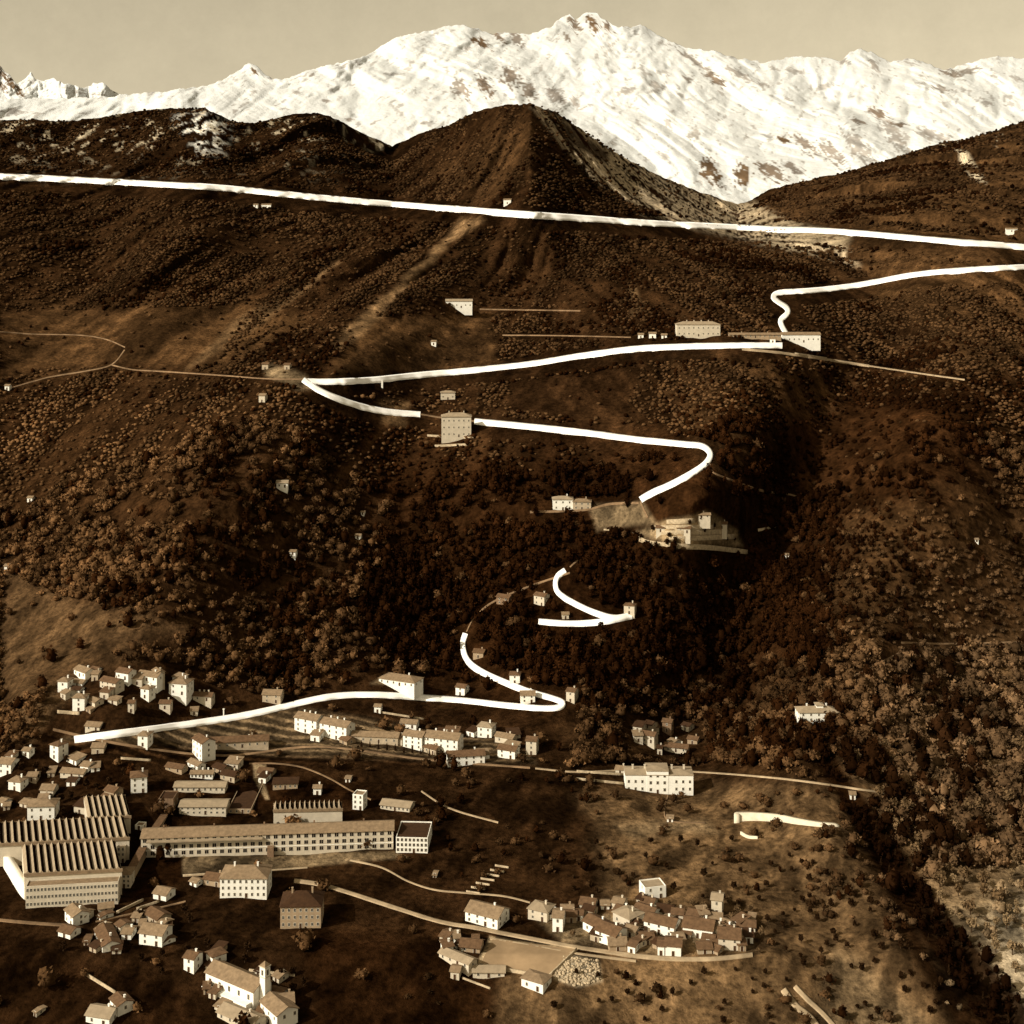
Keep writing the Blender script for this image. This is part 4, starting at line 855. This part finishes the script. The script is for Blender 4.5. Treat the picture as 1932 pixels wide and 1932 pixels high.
BLD = [(o.location.x, o.location.y) for o in COL.objects if o.type == 'EMPTY']
BLa = np.array(BLD)
near_pts = []
def ok(u, v, rb=8., rr=9.):
    q = PP(u, v)
    for pts in ALLR:
        if seg_dist(np.float64(u), np.float64(v), pts) < rr: return False
    return np.min(np.hypot(BLa[:, 0] - q.x, BLa[:, 1] - q.y - 4)) > rb
ALLR = [s[::4] + [s[-1]] for s in S_WHITE] + [s[::3] + [s[-1]] for s in S_MINOR]
def scatter(kind, n, poly, s0, s1, label, group, mind=13, rb=8.):
    us = [q[0] for q in poly]; vs = [q[1] for q in poly]; c = t = 0
    while c < n and t < n * 60:
        t += 1; u, v = random.uniform(min(us), max(us)), random.uniform(min(vs), max(vs))
        if not bool(inside(np.float64(u), np.float64(v), poly)): continue
        if kind != 'cone' and bool(inside(np.float64(u), np.float64(v), COVER[20][1])): continue
        if any((u-a)**2 + (v-b)**2 < mind**2 for a, b in near_pts) or not ok(u, v, rb): continue
        near_pts.append((u, v)); tree(kind, u, v, random.uniform(s0, s1), label, group); c += 1
scatter('dark', 62, [(1470,1600),(1600,1640),(1720,1780),(1850,1960),(1600,1960),(1520,1860),(1440,1840),(1420,1700)], .38,.68, 'small dark bush standing in the open on the orchard slope', 'dark bushes of the orchard slope', 14)
scatter('cone', 34, MADE_GULLY, .26,.42, 'dark conifer packed into the deep diagonal gully', 'conifers added to fill the made-up gully', 13)
scatter('round', 58, [(1600,1420),(1960,1400),(1960,1700),(1850,1740),(1760,1680),(1690,1580),(1620,1500)], .6,1.15, 'brown round crowned tree on the slope beyond the dark gully', 'broadleaf trees beyond the gully', 17)
scatter('pale', 26, [(1740,1640),(1960,1650),(1960,1940),(1880,1860),(1790,1740)], .45,.9, 'light bare tree on the pale ground beyond the dark gully', 'bare trees on the pale ground', 15)
scatter('dark', 20, [(1000,1830),(1500,1815),(1540,1930),(1000,1940)], .35,.6, '~low dark bush', 'bushes below the village road', 20)
scatter('dark', 20, [(1040,1590),(1420,1580),(1460,1690),(1400,1720),(1080,1700)], .35,.7, '~dark bushy tree', 'trees between mansion and village', 18)
scatter('round', 16, [(1000,1725),(1420,1700),(1450,1800),(1100,1790)], .35,.6, '~small brown tree', 'trees among the village houses', 14, 6)
scatter('dark', 20, [(0,1400),(240,1450),(240,1540),(160,1560),(0,1540)], .6,1.0, '~dark garden tree', 'garden trees behind the weaving sheds', 14, 7)
scatter('dark', 16, [(100,1740),(360,1720),(600,1860),(560,1930),(330,1850),(120,1800)], .5,.8, '~dark spreading tree', 'trees on the church lane', 15, 6.5)
for k in range(14): tree('cone', 682 + k * 16, 1409 + k * 2.1 + random.uniform(-1,1), .36, 'thin dark cypress in the row before the workers houses', 'cypress row before the workers houses')
scatter('dark', 9, [(1200,1008),(1260,985),(1330,970),(1385,1000),(1395,1028),(1280,1028)], .5, .8, '~dark tree on the terraced garden', 'trees of the terraced garden', 13, 5)
print('TREES', len(near_pts))

# the woods: too many to count, one mesh of ragged crowns each
def ico():
    t = (1 + 5 ** .5) / 2
    v = [(-1,t,0),(1,t,0),(-1,-t,0),(1,-t,0),(0,-1,t),(0,1,t),(0,-1,-t),(0,1,-t),(t,0,-1),(t,0,1),(-t,0,-1),(-t,0,1)]
    f = [(0,11,5),(0,5,1),(0,1,7),(0,7,10),(0,10,11),(1,5,9),(5,11,4),(11,10,2),(10,7,6),(7,1,8),(3,9,4),(3,4,2),(3,2,6),(3,6,8),(3,8,9),(4,9,5),(2,4,11),(6,2,10),(8,6,7),(9,8,1)]
    v = [Vector(q).normalized() for q in v]; f2 = []; mid = {}
    def m(a, b):
        k = (min(a,b), max(a,b))
        if k not in mid: v.append(((v[a]+v[b])/2).normalized()); mid[k] = len(v)-1
        return mid[k]
    for a, b, c in f: x, y, z = m(a,b), m(b,c), m(c,a); f2 += [(a,x,z),(b,y,x),(c,z,y),(x,y,z)]
    return np.array([tuple(q) for q in v]), np.array(f2)
IV, IF = ico()
F20 = [(0,11,5),(0,5,1),(0,1,7),(0,7,10),(0,10,11),(1,5,9),(5,11,4),(11,10,2),(10,7,6),(7,1,8),(3,9,4),(3,4,2),(3,2,6),(3,6,8),(3,8,9),(4,9,5),(2,4,11),(6,2,10),(8,6,7),(9,8,1)]
NOWOOD = [p for c, p, fe, wt in COVER if c in (TAN, PALE) and p[0][0] < 1500] + [
 [(0,590),(480,575),(400,690),(0,700)], [(690,600),(925,590),(945,700),(620,706)], [(960,722),(1215,690),(1168,795),(965,775)], [(870,415),(915,412),(640,658),(620,652)],
 [(0,1080),(120,1130),(330,1195),(200,1250),(40,1320),(0,1350)], [(-500,1440),(1100,1455),(1100,2400),(-500,2400)], [(1080,1440),(1560,1450),(1610,1560),(1720,1740),(2000,2100),(900,2400)],
 [(90,1255),(410,1300),(560,1335),(700,1265),(880,1290),(1090,1300),(1090,1460),(60,1460)], [(1100,945),(1215,940),(1240,1000),(1120,1008)], [(1200,1365),(1330,1365),(1330,1440),(1180,1440)]]
def density(u, v, x, y):
    d = np.full(u.shape, .98)
    d *= sm(.28, .48, fbm(x / 55, y / 80, 3, 200)) * .4 + .6
    for p in NOWOOD: d = np.where(inside(u, v, p), .03, d)
    nov = np.zeros(u.shape, bool)
    for p in NOWOOD[:6]: nov |= inside(u, v, p)
    sc = inside(u, v, [(1580,980),(2300,900),(2300,1400),(1600,1400),(1560,1250)]); d = np.where(sc & (v < 1180), .95, d); lowm = inside(u, v, [(1080,1440),(1560,1450),(1610,1560),(1720,1740),(2000,2100),(760,2100),(760,1440)]); d = np.where(lowm, (.14 + .34 * sm(1380, 1560, u)) * sm(.42, .6, fbm(x / 25, y / 35, 3, 205)) + .02, d); d = np.where(inside(u, v, [(1195,1008),(1260,985),(1330,967),(1388,1000),(1400,1030),(1280,1030)]), .3, d)
    d = np.where(v < 480, d * .9, d); d = np.where((u > 1780) & (v > 1640), .34, d); d = np.where(inside(u, v, COVER[20][1]), .98, d)
    q1 = x * .95 - y * .30; q2 = x * .30 + y * .95; st = streak(x, y, u, 30, 260, 4, 50)
    d = d * np.where(v < 1000, 1 - .8 * sm(.60, .80, st), 1)
    d = np.where(inside(u, v, [(1060,225),(1160,290),(1400,385),(1600,455),(1480,470),(1330,432),(1180,380),(1080,300)]), .05, d)
    d = np.where(inside(u, v, [(330,215),(415,210),(445,260),(420,290),(360,290)]), .10, d)
    d = np.where((v < 330) & (u < 720), d * .7, d)
    for q, p in enumerate(ALLR):
        dd = seg_dist(u, v - 8, p) if q < len(S_WHITE) else seg_dist(u, v - 2, p)
        d = np.where(dd < (20 if q < len(S_WHITE) else 9 if p[0][1] > 1850 else 5), 0, d)
    d = np.where(inside(u, v, [(900,1765),(1100,1785),(1150,1800),(1140,1865),(1040,1865),(890,1830)]), .0, d)
    return d
def woods():
    xs, ys, ss = [], [], []
    for y0, y1, cell in ((560,1160,4.9),(1160,1700,3.9),(1700,2700,5.1)):
        gx, gy = np.meshgrid(np.arange(-1100, 1100, cell), np.arange(y0, y1, cell))
        gx = gx.ravel() + RNG.uniform(-.49,.49,gx.size)*cell; gy = gy.ravel() + RNG.uniform(-.49,.49,gy.size)*cell
        k = abs(gx) < gy * .42 + 10; xs.append(gx[k]); ys.append(gy[k]); ss.append(np.full(k.sum(), cell))
    x = np.concatenate(xs); y = np.concatenate(ys); s = np.concatenate(ss); u = U0 + x / y * F
    i = np.clip(((u - US[0]) / (US[1] - US[0])).astype(int), 0, NU - 1); v = np.empty_like(u)
    order = np.argsort(i, kind='stable'); cuts = np.searchsorted(i[order], np.arange(NU + 1))
    for c in range(NU):
        m = order[cuts[c]:cuts[c + 1]]
        if len(m): v[m] = np.interp(y[m], DG[::-1, c], VG[::-1, c], left=9999, right=-1)
    k = (v > 0) & (v < 2100) & (u > -220) & (u < 2150); x, y, s, u, v = x[k], y[k], s[k], u[k], v[k]
    k = RNG.random(len(u)) < density(u, v, x, y)
    for a, b in BLD: k &= (x - a) ** 2 + (y - b - 3) ** 2 > 81
    for a, b in near_pts: k &= (u - a) ** 2 + (v - b) ** 2 > 12 ** 2
    x, y, s, u, v = x[k], y[k], s[k], u[k], v[k]; n = len(x)
    z = CZ - (v - V0) / F * y
    gul = poly_w(u, v, MADE_GULLY, 6); 
    dark = poly_w(u, v, COVER[0][1], 60) * .85 + .10 + .6 * sm(.55, .7, fbm(x / 70, y / 110, 3, 220)) + gul  # near-black conifers crowded on the central slope to imitate its shade
    con = RNG.random(n) < np.clip(dark, 0, .95)
    far = y > 1160
    r = s * np.where(far, RNG.uniform(.26, .70, n), (.45 + .72 * RNG.random(n) ** 1.4) * (1 + .2 * sm(1500, 1700, u) * sm(1250, 1450, v))); hh = np.where(con, RNG.uniform(1.1, 1.6, n), RNG.uniform(.75, 1.1, n)) * r
    hh = np.where(far, hh * .72, hh)
    tiny = inside(u, v, [(1580,940),(2300,880),(2300,1220),(1560,1220)]) | (gul > .3) | ((u > 1780) & (v > 1640)); r = np.where(tiny, r * .55, r); hh = np.where(tiny, hh * .6, hh)
    col = np.where(con[:, None], np.array([.0145,.0055,.0018]), np.array([.064,.0335,.0142])) * RNG.uniform(.6, 1.4, (n, 1))
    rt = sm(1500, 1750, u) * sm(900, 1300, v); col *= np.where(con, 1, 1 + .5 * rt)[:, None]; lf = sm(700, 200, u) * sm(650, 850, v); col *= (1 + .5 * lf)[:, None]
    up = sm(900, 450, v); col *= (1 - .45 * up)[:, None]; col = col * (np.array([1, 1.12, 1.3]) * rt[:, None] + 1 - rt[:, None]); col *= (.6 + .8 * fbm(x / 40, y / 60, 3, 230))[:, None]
    col *= (.72 + .75 * sm(.45, .8, streak(x, y, u, 22, 200, 4, 240)))[:, None]
    low = (gul < .1) & (u > 760) & (v > 1460) & inside(u, v, [(1080,1440),(1560,1450),(1610,1560),(1720,1740),(2000,2100),(760,2100),(760,1440)]); r = np.where(low, r * .62, r); hh = np.where(low, hh * .6, hh); col = np.where(low[:, None] & ~con[:, None], col * .75, col)
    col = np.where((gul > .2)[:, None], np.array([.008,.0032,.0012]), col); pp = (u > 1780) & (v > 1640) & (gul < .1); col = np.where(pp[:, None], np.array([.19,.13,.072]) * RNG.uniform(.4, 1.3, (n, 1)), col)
    print('WOODS', n, (~far).sum())
    # far crowns
    m = far; k = int(m.sum()); B = IV[:12]; f20 = np.array(F20)
    V = B[None] * RNG.uniform(.6, 1.35, (k, 12, 1)) * np.stack([r[m], r[m], hh[m]], -1)[:, None, :] + np.stack([x[m], y[m], z[m] + hh[m] * .6], -1)[:, None, :]
    C = (col[m][:, None, :] * RNG.uniform(.85, 1.15, (k, 12, 1))).reshape(-1, 3)
    parts = [(V.reshape(-1, 3), (f20[None] + (np.arange(k) * 12)[:, None, None]).reshape(-1, 3), C)]
    # nearer crowns: a ragged core with leafy sprays round it
    m = ~far; k = int(m.sum()); tp = np.where(con[m][:, None], 1 - .55 * np.clip(B[None, :, 2], 0, 1), 1.)
    sc = np.stack([r[m], r[m], hh[m]], -1)[:, None, :]; ctr = np.stack([x[m], y[m], z[m] + hh[m] * .8], -1)[:, None, :]
    V = B[None] * RNG.uniform(.45, .95, (k, 12, 1)) * sc; V[..., :2] *= tp[..., None]; V += ctr
    C = (col[m][:, None, :] * RNG.uniform(.7, 1.1, (k, 12, 1))).reshape(-1, 3)
    parts.append((V.reshape(-1, 3), (f20[None] + (np.arange(k) * 12)[:, None, None]).reshape(-1, 3), C))
    L = 38; d = RNG.normal(size=(k, L, 3)); d /= np.linalg.norm(d, axis=-1, keepdims=True); d[..., 2] = np.abs(d[..., 2]) * 1.15 - .35
    c0 = d * sc * RNG.uniform(.65, 1.1, (k, L, 1)); tz = np.where(con[m][:, None], 1 - .5 * np.clip(d[..., 2], 0, 1), 1.)[..., None]; c0[..., :2] *= tz; c0 += ctr
    a = RNG.normal(size=(k, L, 3)); a /= np.linalg.norm(a, axis=-1, keepdims=True); b = np.cross(a, RNG.normal(size=(k, L, 3))); b /= np.linalg.norm(b, axis=-1, keepdims=True)
    ls = (r[m] * .235)[:, None, None] * RNG.uniform(.6, 1.3, (k, L, 1)); V = np.stack([c0 - a * ls, c0 + a * ls * .6 + b * ls * .8, c0 + a * ls * .5 - b * ls * .9], 2).reshape(-1, 3)
    C = np.repeat((col[m][:, None, :] * RNG.uniform(.7, 1.35, (k, L, 1))).reshape(-1, 3), 3, 0)
    parts.append((V, np.arange(len(V)).reshape(-1, 3), C))
    off = 0; Vs, Fs, Cs = [], [], []
    for V, Fc, C in parts: Vs.append(V); Fs.append(Fc + off); Cs.append(C); off += len(V)
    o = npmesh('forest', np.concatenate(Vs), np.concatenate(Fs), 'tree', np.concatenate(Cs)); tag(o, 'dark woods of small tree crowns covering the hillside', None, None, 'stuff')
woods()

def field():
    c = np.array([(905,1822),(1032,1845),(1088,1791),(930,1771)], float); n = 26; g = np.linspace(0, 1, n); a, b = np.meshgrid(g, g)
    q = (c[0] * ((1-a)*(1-b))[..., None] + c[1] * (a*(1-b))[..., None] + c[2] * (a*b)[..., None] + c[3] * ((1-a)*b)[..., None]).reshape(-1, 2)
    d = dq(q[:, 0], q[:, 1]); npmesh('field', P(q[:, 0], q[:, 1], 1 - .7 / d), grid_faces(n, n), 'dirt2', kind='structure')
field()
# rubble heap beside the sports field
def rubble():
    P0 = [(1060,1802),(1130,1812),(1135,1850),(1090,1862),(1045,1845)]; Vs = []; Fs = []; n = 0; r = random.Random(3)
    while n < 420:
        u, v = r.uniform(1045,1135), r.uniform(1802,1862)
        if not bool(inside(np.float64(u), np.float64(v), P0)): continue
        q = np.array(PP(u, v)); s = r.uniform(.25, .95); Vs.append(IV[:12] * s * RNG.uniform(.7,1.3,(12,1)) * np.array([1,1,.7]) + q)
        Fs.append(np.array(F20) + 12 * n); n += 1
    tag(npmesh('rubble', np.concatenate(Vs), np.concatenate(Fs), 'wallst'), 'pale heap of broken stone beside the sports field', None, None, 'stuff')
rubble()
